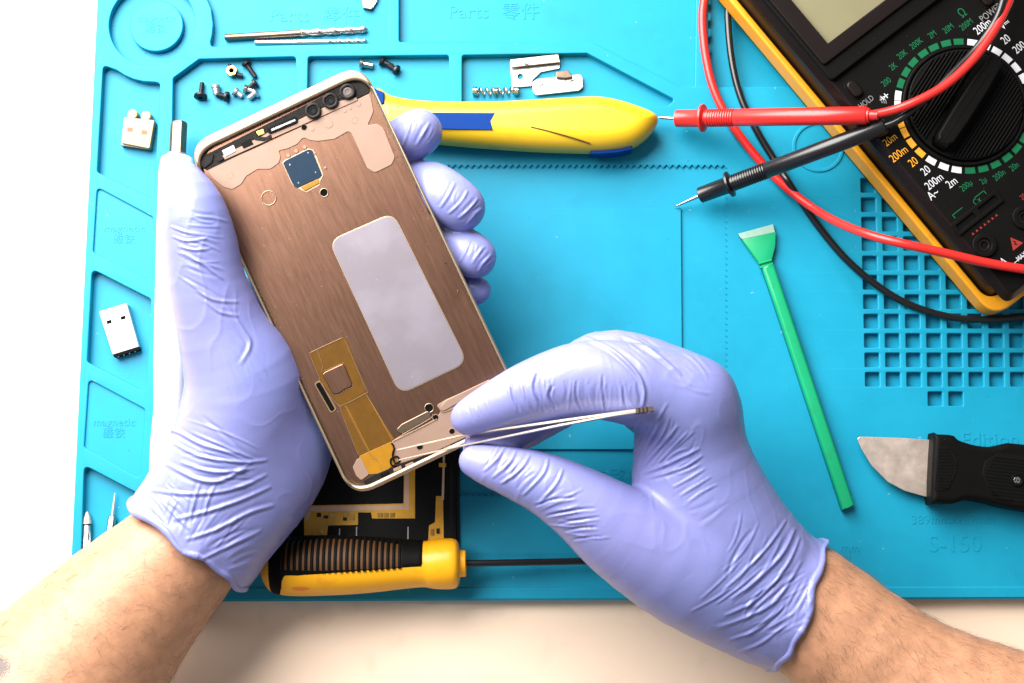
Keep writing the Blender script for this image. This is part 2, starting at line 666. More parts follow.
# ring groove beside the meter
cR = W0.loc(818, 147)
slab('mat_top', outer, holes, -4.0, 0.0, m_mat, mat, bev=0.42)
prism('pocket_island', circ(cAi[0], cAi[1], 27.5 / K, 56), -4.0, -0.7, m_mat, mat, bev=0.5)
prism('sunken_field', rpoly([tuple(P(x, y).xy) for x, y in [(286, 500), (731, 500), (731, 161), (286, 161)]], 0), -3.98, -1.0, m_mat, mat)
prism('raised_field', px([(312, 207.5), (681, 207.5), (683, 449.5), (312, 449.5)], 0.8), -1.01, 0.2, m_mat, mat, bev=0.3)
for q in ([(97, 187), (153, 217), (152, 281), (93, 252)], [(88.6, 379), (145, 409), (140, 479), (84, 447)]):
    cx_, cy_ = sum(p[0] for p in q) / 4, sum(p[1] for p in q) / 4
    prism('shallow_pocket_floor', px([(cx_ + (p[0] - cx_) * 1.03, cy_ + (p[1] - cy_) * 1.03) for p in q]), -3.98, -1.1, m_mat, mat)
prism('grid_floor', px([(855, 172), (1052, 172), (1056, 416), (858, 416)]), -3.98, -3.3, m_mat, mat)
slab('ring_ridge', circ(cR[0], cR[1], 26.5 / K, 48), [circ(cR[0], cR[1], 23 / K, 48)], -0.3, 0.5, m_mat, mat, bev=0.25)
prism('front_rim', px([(74, 600.5), (1076, 597.5), (1076, 586.5), (74, 588)], 1.0), -0.5, 0.55, m_mat, mat, bev=0.45)


def emboss(body, x, y, size, h=0.19, base=0.0, squash=1.0, space=1.05, off=0.012):
    text('lettering', body, size, WORLD, tuple(P(x, y, base).xy), 0, h, m_mat, mat, squash, off=off, base=base - 0.02, space=space)


emboss('Parts  零件', 315, 16, 8.2, base=-4.0)
emboss('Parts  零件', 494, 12.5, 8.2, base=-4.0)
emboss('magnetic\n磁铁', 156, 24, 4.4, base=-0.7)
emboss('magnetic\n磁铁', 124, 234, 4.6, base=-1.1)
emboss('magnetic\n磁铁', 114, 428, 4.6, base=-1.1)
emboss('Edition', 990, 440, 8.0)
emboss('389mmx269mm', 953, 520, 5.0)
emboss('S-150', 955, 544.5, 9.6, squash=0.95)
emboss('手机主电路板', 590, 478, 7.5, base=-1.0)
emboss('mm', 850, 548, 5.0)
bm = bmesh.new()
for k in range(0, 170):
    xx = 452 + k * 2.41
    if xx > 850:
        break
    L = 3.4 if k % 10 == 0 else (2.6 if k % 5 == 0 else 1.9)
    c = P(xx, 556, 0)
    add_box(bm, (c.x, c.y - L / 2 + 1.2, 0.1), 0.32, L, 0.26)
from_bm('ruler_ticks', bm, m_mat, mat)['kind'] = 'stuff'
for k in range(0, 16):
    emboss(str(k), 489.5 + k * 24.1, 572, 3.4)
# ------------------------------------------------------------------ multimeter
ZF = 38.0
mu = Vector((0.79, 0.6126, 0)).normalized()
mv = Vector((-mu.y, mu.x, 0))
oM = P(964, 106, ZF)
MP = Plane(oM, mu, mv)
MANG = math.atan2(mu.y, mu.x)
# outline measured on the rim of the holster (z = 27)
RP = Plane(oM - Vector((0, 0, 11)), mu, mv)
BP = Plane(oM - Vector((0, 0, 34)), mu, mv)
uL = (BP.loc(742, 20)[0] + BP.loc(887, 210)[0]) / 2
vB = BP.loc(1010, 304)[1]
uF = (MP.loc(818, 59.4)[0] + MP.loc(882, 146)[0]) / 2
uR = RP.loc(1018, 6)[0] + 2.0
Wm, Lm = uR - uL, 184.0
vT = vB + Lm
meter = thing('multimeter', 'black digital multimeter in an orange holster with a rotary range dial', 'multimeter',
              tuple(MP.w((uL + uR) / 2, (vB + vT) / 2, -ZF)))
ocx, ocy = (uL + uR) / 2, (vB + vT) / 2
h_out = rrect(ocx, ocy, Wm, Lm, 9, 8)
h_in = rrect(ocx, ocy + 1.2, Wm - 5.6, Lm - 11, 6.5, 8)
slab('holster', h_out, [h_in], -ZF + 3, -ZF + 13.5, m_orange, meter, MP, bev=0.9)
prism('holster_back', rrect(ocx, ocy, Wm - 1.6, Lm - 1.6, 9, 8), -ZF + 0.05, -ZF + 3.4, m_orange, meter, MP, bev=0.3)


def loft(name, rings, mat, parent, pl, smooth=35):
    bm = bmesh.new()
    L = [[bm.verts.new(pl.w(x, y, c)) for x, y in poly] for poly, c in rings]
    for r in range(len(L) - 1):
        n = len(L[r])
        for i in range(n):
            bm.faces.new((L[r][i], L[r][(i + 1) % n], L[r + 1][(i + 1) % n], L[r + 1][i]))
    bm.faces.new(L[-1])
    bm.faces.new(L[0][::-1])
    return from_bm(name, bm, mat, parent, None, smooth)


def mb(ins, r):
    return rrect(ocx, ocy + 1.2, Wm - 6 - 2 * ins, Lm - 11.5 - 2 * ins, r, 8)


CI = uF - (uL + 3)
loft('case', [(mb(0, 6.5), -ZF + 3.6), (mb(0, 6.5), -ZF + 11), (mb(1.6, 6.3), -ZF + 24), (mb(2.2, 6.2), -10), (mb(CI - 2.6, 4.0), -3.6), (mb(CI - 1.0, 3.6), -1.0), (mb(CI - .3, 3), -0.16), (mb(CI, 3), 0.0)], m_blackgloss, meter, MP)
prism('faceplate', mb(CI, 3.0), -0.2, 0.35, m_black, meter, MP, bev=0.25)
FP = 0.35
# display housing above the step
stepv = (MP.loc(828, 81)[1] + MP.loc(944, 0)[1]) / 2
fl, fr = uL + 3 + CI, uR - 3 - CI
sc0 = MP.loc(826, 46.5)
sx1, sy1 = sc0[0] + 54, sc0[1] + 30
slab('display_housing', rpoly(rect(fl - 1.0, stepv, fr + 1.0, vT - 12), 2.0), [rect(sc0[0] - 1.2, sc0[1] - 1.2, sx1 + 1.2, sy1 + 1.2)], FP - 0.1, 2.6, m_black, meter, MP, bev=0.5)
slab('display_bezel', rpoly(rect(sc0[0] - 7.0, sc0[1] - 6.0, sx1 + 5, sy1 + 6), 1.5), [rect(sc0[0], sc0[1], sx1, sy1)], 2.55, 3.9, m_blackgloss, meter, MP, bev=0.45)
prism('display', rect(sc0[0] - 0.8, sc0[1] - 0.8, sx1 + 0.8, sy1 + 0.8), 0.4, 1.5, m_lcd, meter, MP)


def pill(name, x, y, w_, h_, c1, mat, parent, c0=FP - 0.1, bev=0.5):
    return prism(name, rrect(x, y, w_, h_, min(w_, h_) * 0.49, 7), c0, c1, mat, parent, MP, bev=bev)


b1 = MP.loc(853.6, 90)
pill('button_surround', b1[0], b1[1], 5.6, 8.6, 0.7, m_black, meter, bev=0.2)
pill('button', b1[0], b1[1], 4.2, 7.2, 2.2, m_blackgloss, meter, bev=0.8)
b2 = MP.loc(984, -1)
pill('button_surround', b2[0], b2[1], 5.6, 8.6, 0.7, m_black, meter, bev=0.2)
pill('button', b2[0], b2[1], 4.2, 7.2, 2.2, m_blackgloss, meter, bev=0.8)

# range marks round the dial
RM = 26.4
for x, y, m in [(895.5, 95.6, 'w'), (895, 106, 'w'), (897.2, 124, 'o'), (901, 134.5, 'o'), (908, 145.5, 'o'), (917.2, 156, 'o'), (928.8, 164.5, 'w'), (942.5, 170, 'w'),
                (956, 173, 'w'), (970, 173.5, 'g'), (983.5, 171, 'g'), (996, 166, 'g'), (1008, 159, 'g'), (1018, 150, 'g'), (1025, 139, 'g'), (898.5, 83, 'g'), (904, 71.5, 'g'), (911, 61, 'g'),
                (921, 51.5, 'g'), (932, 44.8, 'g'), (944.8, 40.2, 'g'), (958, 38.6, 'g'), (972.5, 38.8, 'w'), (986.5, 41.5, 'w'), (999, 47, 'w'), (1010, 55, 'w'), (1019.5, 65, 'w'), (1027, 77, 'w')]:
    a_, b_ = MP.loc(x, y)
    t = math.atan2(b_, a_)
    poly = []
    hw = 1.95 / RM
    for rr, ss in ((RM - 1.25, 1), (RM + 1.25, 1)):
        for k in range(4):
            tt = t + hw * (k / 1.5 - 1) * (1 if rr < RM else -1)
            poly.append((rr * math.cos(tt), rr * math.sin(tt)))
    prism('range_mark', poly, FP, FP + 0.08, {'w': m_whitepaint, 'o': m_orangepaint, 'g': m_greenpaint}[m], meter, MP)

for body, x, y, s, m in [('200M', 966, 25, 3.1, 'g'), ('20M', 948, 29, 3.1, 'g'), ('2M', 932, 35, 3.1, 'g'), ('200K', 916, 44, 3.1, 'g'), ('20K', 902, 55, 3.1, 'g'), ('2K', 893, 67, 3.1, 'g'),
                         ('200', 886, 82.5, 3.1, 'g'), ('Ω', 962, 13.5, 4.6, 'g'), ('POWER', 990.5, 13, 3.5, 'd'), ('200m', 982.5, 27, 4.1, 'w'), ('20', 1005.5, 40, 4.1, 'w'), ('200', 1019, 48, 4.1, 'w'),
                         ('V⎓', 1005, 25, 3.6, 'w'), ('20m', 890, 140, 3.9, 'o'), ('200m', 898.5, 154.5, 4.1, 'o'), ('20', 913, 162.5, 4.1, 'o'), ('20', 925.5, 171, 4.1, 'w'), ('200m', 934, 182, 4.1, 'w'),
                         ('2m', 951.5, 183, 4.1, 'w'), ('A~', 933, 194.5, 4.3, 'w'), ('200μ', 966, 186, 3.1, 'g'), ('2μ', 983, 181, 3.1, 'g'), ('200n', 999, 175.5, 3.1, 'g'), ('20n', 1014, 167, 3.1, 'g'), ('HOLD', 866, 102.5, 2.9, 'd'),
                         ('Cx', 977, 201.5, 3.3, 'g'), ('A', 1003.5, 262, 4.0, 'w'), ('MAX200mA', 1027, 252, 2.4, 'w'), ('20A', 1024, 196, 2.6, 'r'), ('COM', 1034, 224, 3.0, 'w')]:
    text('lettering', body, s * 1.16, MP, MP.loc(x, y), 0, 0.07, {'w': m_whitepaint, 'o': m_orangepaint, 'g': m_greenpaint, 'd': m_greypaint, 'r': m_redpaint}[m], meter, 0.74, off=-0.012, base=FP + 0.005)
# diode and buzzer signs
bm = bmesh.new()
x, y = MP.loc(884.5, 97)
add_prism(bm, [(x - 1.4, y - 1.1), (x + .4, y), (x - 1.4, y + 1.1)], FP, FP + .08, MP)
add_prism(bm, rect(x + .4, y - 1.1, x + .8, y + 1.1), FP, FP + .08, MP)
add_prism(bm, rect(x - 2.2, y - .16, x - 1.4, y + .16), FP, FP + .08, MP)
add_prism(bm, rect(x + .8, y - .16, x + 1.7, y + .16), FP, FP + .08, MP)
from_bm('diode_sign', bm, m_whitepaint, meter)
bm = bmesh.new()
x, y = MP.loc(879, 103)
for r in (1.0, 1.8, 2.6):
    q = [(x + r * math.cos(t), y + r * math.sin(t)) for t in np.linspace(-.8, .8, 7)]
    q += [(x + (r + .3) * math.cos(t), y + (r + .3) * math.sin(t)) for t in np.linspace(.8, -.8, 7)]
    add_prism(bm, q, FP, FP + .08, MP)
from_bm('buzzer_sign', bm, m_greypaint, meter)

# rotary dial
slab('dial_collar', circ(0, 0, 24.6, 72), [circ(0, 0, 23.2, 72)], FP - 0.1, 1.5, m_black, meter, MP, bev=0.4)
dial = prism('dial', circ(0, 0, 22.7, 72), FP - 0.1, 2.4, m_black, meter, MP, bev=0.5)
d0, d1 = MP.loc(995, 57), MP.loc(931, 157)
da = math.atan2(d1[1] - d0[1], d1[0] - d0[0])
ux, uy = math.cos(da), math.sin(da)


def dl(s, t):
    """dial coordinates: s along the grip, t across"""
    return (s * ux - t * uy, s * uy + t * ux)


grip_poly = [dl(s, t) for s, t in [(-21.5, -1.0), (-20, -3.4), (-8, -4.3), (8, -4.4), (19, -4.0), (21.6, -2.6), (21.9, 0), (21.6, 2.6), (19, 4.0), (8, 4.4), (-8, 4.3), (-20, 3.4), (-21.5, 1.0)]]
gr = prism('dial_grip', rpoly(grip_poly, 0.8, 3), 2.3, 9.5, m_black, dial, MP, bev=0.9, taper=0.5)
prism('pointer_groove', rpoly([dl(*q) for q in [(-19.6, -0.5), (-18, -1.6), (-12.4, -1.5), (-12.4, 1.5), (-18, 1.6), (-19.6, 0.5)]], .3, 2), 9.45, 9.62, m_void, dial, MP)
for side in (-1, 1):
    t = 6.1
    while t < 21.3:
        half = math.sqrt(21.9 ** 2 - t ** 2)
        q = [dl(s, side * tt) for s, tt in [(-half, t), (half, t), (half, t + .62), (-half, t + .62)]]
        prism('rib', q, 2.35, 3.2, m_black, dial, MP, bev=0.15, seg=1)
        t += 1.28
# lower sockets
cx0 = MP.loc(976.5, 213.5)
slab('capacitor_socket', rpoly(rect(cx0[0] - 11.6, cx0[1] - 2.8, cx0[0] + 11.6, cx0[1] + 2.8), .6, 2),
     [rpoly(rect(cx0[0] - 10, cx0[1] - 1.3, cx0[0] - 1.3, cx0[1] + 1.3), .3, 2), rpoly(rect(cx0[0] + 1.3, cx0[1] - 1.3, cx0[0] + 10, cx0[1] + 1.3), .3, 2)], FP - .1, 1.2, m_black, meter, MP, bev=0.2)
prism('socket_bottom', rect(cx0[0] - 10.3, cx0[1] - 1.6, cx0[0] + 10.3, cx0[1] + 1.6), FP - .05, FP + .06, m_void, meter, MP)
bm = bmesh.new()
for s in (-1, 1):
    add_prism(bm, rect(cx0[0] + s * 8 - .15, cx0[1] + 3.6, cx0[0] + s * 8 + .15, cx0[1] + 5.4), FP, FP + .08, MP)
    x0, x1 = sorted((cx0[0] + s * 8, cx0[0] + s * 3))
    add_prism(bm, rect(x0 + .16, cx0[1] + 5.1, x1, cx0[1] + 5.4), FP, FP + .08, MP)
from_bm('bracket_print', bm, m_greenpaint, meter)
for x, y in [(983.6, 245.7), (1023.5, 218), (1062, 189)]:
    a_, b_ = MP.loc(x, y)
    slab('jack', circ(a_, b_, 4.8, 32), [circ(a_, b_, 2.6, 24)], FP - .1, 1.6, m_black, meter, MP, bev=0.4)
    slab('jack_ring', circ(a_, b_, 2.5, 24), [circ(a_, b_, 1.5, 20)], FP - .1, 1.0, m_blackgloss, meter, MP, bev=0.15)
    prism('jack_hole', circ(a_, b_, 1.6, 20), FP, FP + .1, m_void, meter, MP)
tri = MP.loc(1014.5, 243)
prism('warning_triangle', [(tri[0] - 2.6, tri[1] - 2), (tri[0] + 2.6, tri[1] - 2), (tri[0], tri[1] + 2.7)], FP, FP + .07, m_redpaint, meter, MP)
prism('warning_flash', [(tri[0] - .2, tri[1] + 1.2), (tri[0] + .7, tri[1] + .1), (tri[0] + .1, tri[1] + .1), (tri[0] + .4, tri[1] - 1.5), (tri[0] - .8, tri[1] - .2), (tri[0] - .1, tri[1] - .2)], FP + .06, FP + .12, m_black, meter, MP)
bm = bmesh.new()
for k in range(7):
    a_, b_ = cx0[0] - 6.5 + k * 2.0, cx0[1] - 5.2
    add_prism(bm, [(a_ - .55, b_ - .5), (a_ + .55, b_ - .5), (a_, b_ + .5)], FP, FP + .07, MP)
from_bm('red_print', bm, m_redpaint, meter)
ln = MP.loc(1013, 264)
prism('line_print', rect(ln[0], ln[1] - .12, ln[0] + 22, ln[1] + .12), FP, FP + .07, m_whitepaint, meter, MP)

# ------------------------------------------------------------------ test leads
def pz(pts):
    return [P(*p) for p in pts]


def cable(name, pts, r, mat, parent, n=8):
    return tube(name, smoothline(pz(pts), n), r, mat, parent, 12)


def probe(root, a, b, mats, flange, rib0, rib1, R, tip, tapertip):
    """probe body from a to b (world points) with needle, finger guard and ribbed grip"""
    a, b = Vector(a), Vector(b)
    L = (b - a).length
    d = (b - a).normalized()
    m, mr = mats
    p, r = along(a, b, [(0, R * .82), (.4, R), (flange - 1.6, R * 1.04), (flange - .6, R * 1.3), (flange - .3, R * 1.62), (flange + .5, R * 1.62), (flange + .8, R * 1.25), (flange + 1.2, R * .94), (rib1, R * .94), (rib1 + .2, R), (L * .75, R * 1.02), (L - .6, R), (L, R * .8)])
    body = tube('probe_body', p, r, m, root, 24)
    t = rib0
    while t < rib1:
        p, r = along(a, b, [(t, R * .95), (t + .12, R * 1.04), (t + .55, R * 1.04), (t + .67, R * .95)])
        tube('grip_rib', p, r, mr, body, 24)
        t += 1.05
    p, r = along(Vector(tip), a, [(0, .12), (1.6, .55 if not tapertip else .45), ((a - Vector(tip)).length * .8, .72 if not tapertip else .8), ((a - Vector(tip)).length + 1.0, .74)])
    tube('needle', p, r, m_chrome, root, 12)
    return body


redlead = thing('test_lead', 'red test lead with its probe on the multimeter edge and needle at the yellow knife', 'test lead', tuple(P(760, 118, 0)))
ra, rb = P(676, 118.5, 7.5), P(868, 115.5, 44.5)
probe(redlead, ra, rb, (m_red, m_red), 11.8, 14.2, 25.6, 3.55, P(657.5, 117.5, 5.2), False)
p, r = along(rb - (rb - ra).normalized(), rb + (rb - ra).normalized() * 4, [(0, 2.9), (1.6, 2.9), (1.9, 2.1), (5, 1.8)])
tube('strain_relief', p, r, m_red, redlead, 16)
cable('cable', [(869, 115.2, 44.8), (890, 111, 47), (915, 102, 50), (945, 85.5, 51), (972, 61, 51), (992, 34, 50.5), (1004, 12, 50), (1012, -12, 49), (1018, -70, 48), (985, -130, 48), (900, -165, 46), (800, -150, 35),
                (735, -90, 12), (712, -40, 2.0), (704, 0, 1.9), (702.5, 25, 1.9), (706, 58, 1.9), (714, 90, 1.9), (729, 120, 1.9), (750, 149, 1.9), (778, 180, 2.5), (806, 203, 6), (835, 221, 18), (868, 234.5, 34), (900, 243, 41), (940, 252, 42), (985, 262.5, 41.5), (1030, 270, 41), (1090, 276, 38)], 1.78, m_red, redlead)
blacklead = thing('test_lead', 'black test lead with its probe on the multimeter edge and needle on the mat', 'test lead', tuple(P(780, 170, 0)))
ba, bb = P(699.5, 195.5, 6.5), P(886, 125.5, 43.5)
probe(blacklead, ba, bb, (m_cableblack, m_cableblack), 13.5, 15.2, 29.5, 3.35, P(674.5, 207, 0.9), True)
cable('cable', [(884, 126.2, 43.3), (895, 122, 44.5), (910, 112, 46), (930, 96, 47), (953, 73, 47.5), (975, 50, 48), (992, 27, 49.5), (1001, 8, 51), (1006, -20, 51), (1003, -80, 50), (960, -180, 48), (860, -210, 42), (770, -160, 18), (736, -80, 2), (729, 0, 1.6),
                (728, 22, 1.6), (732, 62, 1.6), (741, 98, 1.6), (757, 131, 1.6), (777, 164, 1.6), (787, 180, 4.6), (800, 200, 3.2), (822, 231, 1.6), (846, 259, 1.6), (875, 284, 1.6), (908, 304, 1.6), (950, 317, 1.6), (990, 319.5, 1.6), (1030, 316, 1.6), (1090, 306, 1.6)], 1.5, m_cableblack, blacklead)

# ------------------------------------------------------------------ yellow utility knife
def zl(pts, z, n=0):
    q = [tuple(P(x, y, z).xy) for x, y in pts]
    return smoothpoly(q, n) if n else q


def puff(name, poly, z0, z1, mat, parent, R, vox=.45, it=2):
    """a solid with the given outline and softly rounded edges of radius R"""
    q = np.array(poly)
    lo = np.array([q[:, 0].min() - 2, q[:, 1].min() - 2, z0 - 2])
    hi = np.array([q[:, 0].max() + 2, q[:, 1].max() + 2, z1 + 2])
    n = np.ceil((hi - lo) / vox).astype(int)
    X = (lo[0] + vox * np.arange(n[0]))[:, None]
    Y = (lo[1] + vox * np.arange(n[1]))[None, :]
    d = np.full((n[0], n[1]), 1e9)
    ins = np.zeros((n[0], n[1]), bool)
    for i in range(len(q)):
        a, b = q[i - 1], q[i]
        ba = b - a
        t = np.clip(((X - a[0]) * ba[0] + (Y - a[1]) * ba[1]) / (ba @ ba + 1e-9), 0, 1)
        d = np.minimum(d, np.hypot(X - a[0] - t * ba[0], Y - a[1] - t * ba[1]))
        if abs(ba[1]) > 1e-9:
            ins ^= ((a[1] > Y) != (b[1] > Y)) & (X < ba[0] * (Y - a[1]) / ba[1] + a[0])
    sd2 = np.where(ins, -d, d)[:, :, None]
    Z = (lo[2] + vox * np.arange(n[2]))[None, None, :]
    zm, hz = (z0 + z1) / 2, (z1 - z0) / 2
    R = min(R, hz - .01)
    qa, qb = sd2 + R, np.abs(Z - zm) - hz + R
    D = np.minimum(np.maximum(qa, qb), 0) + np.hypot(np.maximum(qa, 0), np.maximum(qb, 0)) - R
    me = mesh_from(D, lo, vox, name)
    relax(me, it)
    return link(name, me, mat, parent, None, 180)


knife = thing('utility_knife', 'yellow utility knife with blue inlay lying between the phone and red probe', 'knife', tuple(P(520, 125, 0)))
ytop = [(376, 91), (392, 97), (420, 101.5), (460, 102.8), (500, 102.5), (545, 100), (580, 98), (600, 97.8), (618, 101), (636, 106.5), (650, 112), (657, 117), (657.5, 123), (653, 131), (644, 140.5), (632, 147.5), (616, 151), (598, 152.5), (570, 152),
        (530, 150.5), (480, 147), (440, 143.5), (400, 140), (376, 138)]
puff('handle', zl(ytop, 9, 4), 0.1, 17, m_yellow, knife, 7.5)
prism('inlay', zl([(415, 112.3), (495, 112.8), (490.5, 121), (492.8, 130), (415, 128)], 17.2), 16.6, 17.18, m_blue, knife, bev=.15)
prism('inlay', zl([(591, 145.5), (603, 145.6), (630, 143.8), (633, 142), (632, 149.8), (617, 153), (600, 154.2), (590.5, 153.6)], 11, 0), 4.5, 11.2, m_blue, knife, bev=.6)
prism('tail_cap', zl([(370, 88), (385, 95), (385, 106), (372, 106)], 14), 6, 17.4, m_blue, knife, bev=.6)
tube('seam', smoothline([P(x, y, z) for x, y, z in [(531, 127, 17.0), (548, 131, 17.0), (570, 137, 16.75), (590, 143.5, 15.2)]], 5), 0.30, m_inlay, knife, 6)
tube('handle_pin', [P(596, 97.6, 9), P(595.6, 96.6, 9)], .6, m_blacksteel, knife, 8)

# ------------------------------------------------------------------ green spudger
sp = thing('spudger', 'flat green plastic pry tool with a worn wide tip lying on the mat', 'pry tool', tuple(P(800, 370, 0)))
SR = tuple(P(841, 510, 1).xy), tuple(P(853.5, 506, 1).xy)
prism('handle', zl([(761.5, 268), (773, 264), (790, 314), (853.8, 505.5), (841.5, 510), (775, 308)], 2), 0.3, 4.6, m_green, sp, bev=1.3)
bm = bmesh.new()
q = zl([(742, 240), (775.5, 232.5), (775, 247), (771.5, 260), (773, 264.5), (761.5, 268.5), (758, 262), (752, 254)], 2)
add_prism(bm, q, 0.3, 3.0, bev=.3)
from_bm('head', bm, m_green, sp)
for k in (0, 1):
    prism('neck_ridge', zl([(758.5 + k, 263 + k * 4), (771.5 + k, 259.4 + k * 4), (772 + k, 261 + k * 4), (759 + k, 264.8 + k * 4)], 3), 2.5, 3.7, m_green, sp, bev=.2)
prism('worn_tip', zl([(738.5, 233.5), (773, 224), (775.6, 232.3), (742, 239.8)], 2), 0.4, 2.0, m_greentip, sp, bev=.4)

# ------------------------------------------------------------------ scraper knife
kn = thing('scraper_knife', 'short rounded steel blade in a black textured plastic handle', 'knife', tuple(P(960, 470, 0)))
bl = zl([(857, 438.5), (860, 436.6), (900, 437.8), (941, 440.5), (937, 500), (925, 496.5), (905, 491), (888, 482), (872, 466), (862, 450)], 4.5)
prism('blade', rpoly(bl, 1.0, 3), 3.6, 4.6, m_brushed, kn, bev=.22)
hd = [(931, 436.5), (934, 435), (950, 436), (956, 441), (975, 446.5), (990, 447), (1002, 444), (1010, 444), (1060, 450), (1130, 462), (1140, 490), (1125, 515), (1060, 517), (1025, 511.5), (1000, 507), (985, 503), (965, 500), (950, 504), (934, 503), (928, 500)]
puff('handle', zl(hd, 7, 3), 0.1, 12.5, m_black, kn, 2.2)
prism('grip_patch', rpoly(zl([(938, 447), (949, 447), (957, 459), (957, 470), (949, 489), (934, 492)], 12.5), 1.5, 3), 12.3, 12.75, m_rubber, kn, bev=.2)
pp = rpoly(zl([(985, 461), (999, 453), (1060, 461), (1060, 505), (1002, 500), (987, 486), (982, 474)], 12.5), 2.5, 4)
prism('grip_patch', pp, 12.3, 12.7, m_rubber, kn, bev=.2)
bm = bmesh.new()
for i in range(26):
    for j in range(14):
        x, y = 986 + i * 2.9 + (j % 2) * 1.4, 456 + j * 3.4 + i * .35
        if (x - 985) > abs(y - 476) * .45 and y < 500 and y > 455:
            c = P(x, y, 12.7)
            add_box(bm, (c.x, c.y, 12.78), .62, .62, .35, .785)
for i in range(6):
    for j in range(13):
        x, y = 939 + i * 2.9 + (j % 2) * 1.4, 449 + j * 3.2
        if x < 956 - abs(y - 466) * .35:
            c = P(x, y, 12.7)
            add_box(bm, (c.x, c.y, 12.84), .62, .62, .35, .785)
from_bm('grip_studs', bm, m_black, kn, smooth=0)['kind'] = 'stuff'
c = P(1017, 480, 12.7)
slab('hanging_hole_rim', circ(c.x, c.y, 2.6, 20), [circ(c.x, c.y, 1.7, 16)], 12.4, 13.3, m_black, kn, bev=.2)
prism('rivet', circ(c.x, c.y, 1.5, 16), 12.4, 12.9, m_chrome, kn, bev=.2)

# ------------------------------------------------------------------ black and yellow screwdriver
sd = thing('screwdriver', 'black ribbed screwdriver with bright yellow handle lying along the mat edge', 'screwdriver', tuple(P(370, 566, 0)))
ZC = 12.0
k_ = pxmm(ZC)
A0, A1 = P(261, 567, ZC), P(462, 563.5, ZC)
ax = (A1 - A0).normalized()
prof = [(0, 2.5), (1.2, 6.0), (4, 9.6), (9, 11.2), (16, 11.7), (26, 11.6), (36, 11.3), (46, 10.6), (54, 9.8), (61, 9.2), (65, 9.1), (67, 9.5), (70, 9.9), (75, 10.0), (77.5, 9.3), (78.6, 7.2), (78.8, 5.4), (81.0, 5.2), (81.3, 3.6)]
sprof = [tuple(v) for v in smoothline([(t, r, 0) for t, r in prof], 3)]


def sr(t):
    return float(np.interp(t, [p[0] for p in prof], [p[1] for p in prof]))


tube('handle', *along(A0, A1, [(p[0], max(p[1], .5)) for p in sprof]), m_amber, sd, 36)
side = Vector((-ax.y, ax.x, 0))     # towards the top of the photograph


def shell(name, t0, t1, a0, a1, dr0, dr1, mat, parent, nt=14, na=14, wave=None):
    """a patch of the handle's surface, standing proud of it; angle 0 faces up, + towards the mat's middle"""
    bm = bmesh.new()
    G = [[], []]
    for i in range(nt + 1):
        t = t0 + (t1 - t0) * i / nt
        e0, e1 = (wave(t, a0, a1) if wave else (a0, a1))
        for k in (0, 1):
            row = []
            for j in range(na + 1):
                a = math.radians(e0 + (e1 - e0) * j / na)
                r = sr(t) + (dr0, dr1)[k] - (0.35 * (dr1 - dr0) if k and (i in (0, nt) or j in (0, na)) else 0)
                row.append(bm.verts.new(A0 + ax * t + (Vector((0, 0, 1)) * math.cos(a) + side * math.sin(a)) * r))
            G[k].append(row)
    for i in range(nt):
        for j in range(na):
            bm.faces.new((G[1][i][j], G[1][i + 1][j], G[1][i + 1][j + 1], G[1][i][j + 1]))
            bm.faces.new((G[0][i][j], G[0][i][j + 1], G[0][i + 1][j + 1], G[0][i + 1][j]))
    for i in range(nt):
        for j in (0, na):
            bm.faces.new((G[0][i][j], G[0][i + 1][j], G[1][i + 1][j], G[1][i][j]))
    for j in range(na):
        for i in (0, nt):
            bm.faces.new((G[0][i][j], G[0][i][j + 1], G[1][i][j + 1], G[1][i][j]))
    return from_bm(name, bm, mat, parent, None, 50)


def low(t):
    return -95 if t < 7.5 else (-95 + 76 * (t - 7.5) / 3.0 if t < 10.5 else -19 + 13 * (t - 10.5) / 50)


g = shell('rubber_grip', 4.2, 64.5, -42, 118, -1, .45, m_rubber, sd, 60, 24, wave=lambda t, a, b: (low(t), b))
shell('grip_window', 9.6, 56.5, -12, 62, .3, .52, m_inlay, sd, 30, 16, wave=lambda t, a, b: (-8 + .006 * (t - 32) ** 2, b - .02 * (t - 32) ** 2))
for k in range(21):
    t = 9.8 + k * 2.26
    shell('grip_rib', t, t + 1.3, -12 + .008 * (t - 32) ** 2, 74 - .02 * (t - 32) ** 2, .2, 1.0, m_rubber, g, 3, 16)
shell('thumb_dimple', 13, 20.5, -52, -41, .0, .08, m_dimple, sd, 8, 5, wave=lambda t, a, b: (-47 - 6 * math.sqrt(max(0, 1 - ((t - 16.75) / 3.8) ** 2)), -47 + 6 * math.sqrt(max(0, 1 - ((t - 16.75) / 3.8) ** 2))))
tube('shaft', [P(460, 563.6, ZC - 1), P(478, 563.2, ZC - 1.5), P(700, 559, ZC - 8)], [1.5, 1.35, 1.35], m_blacksteel, sd, 12)

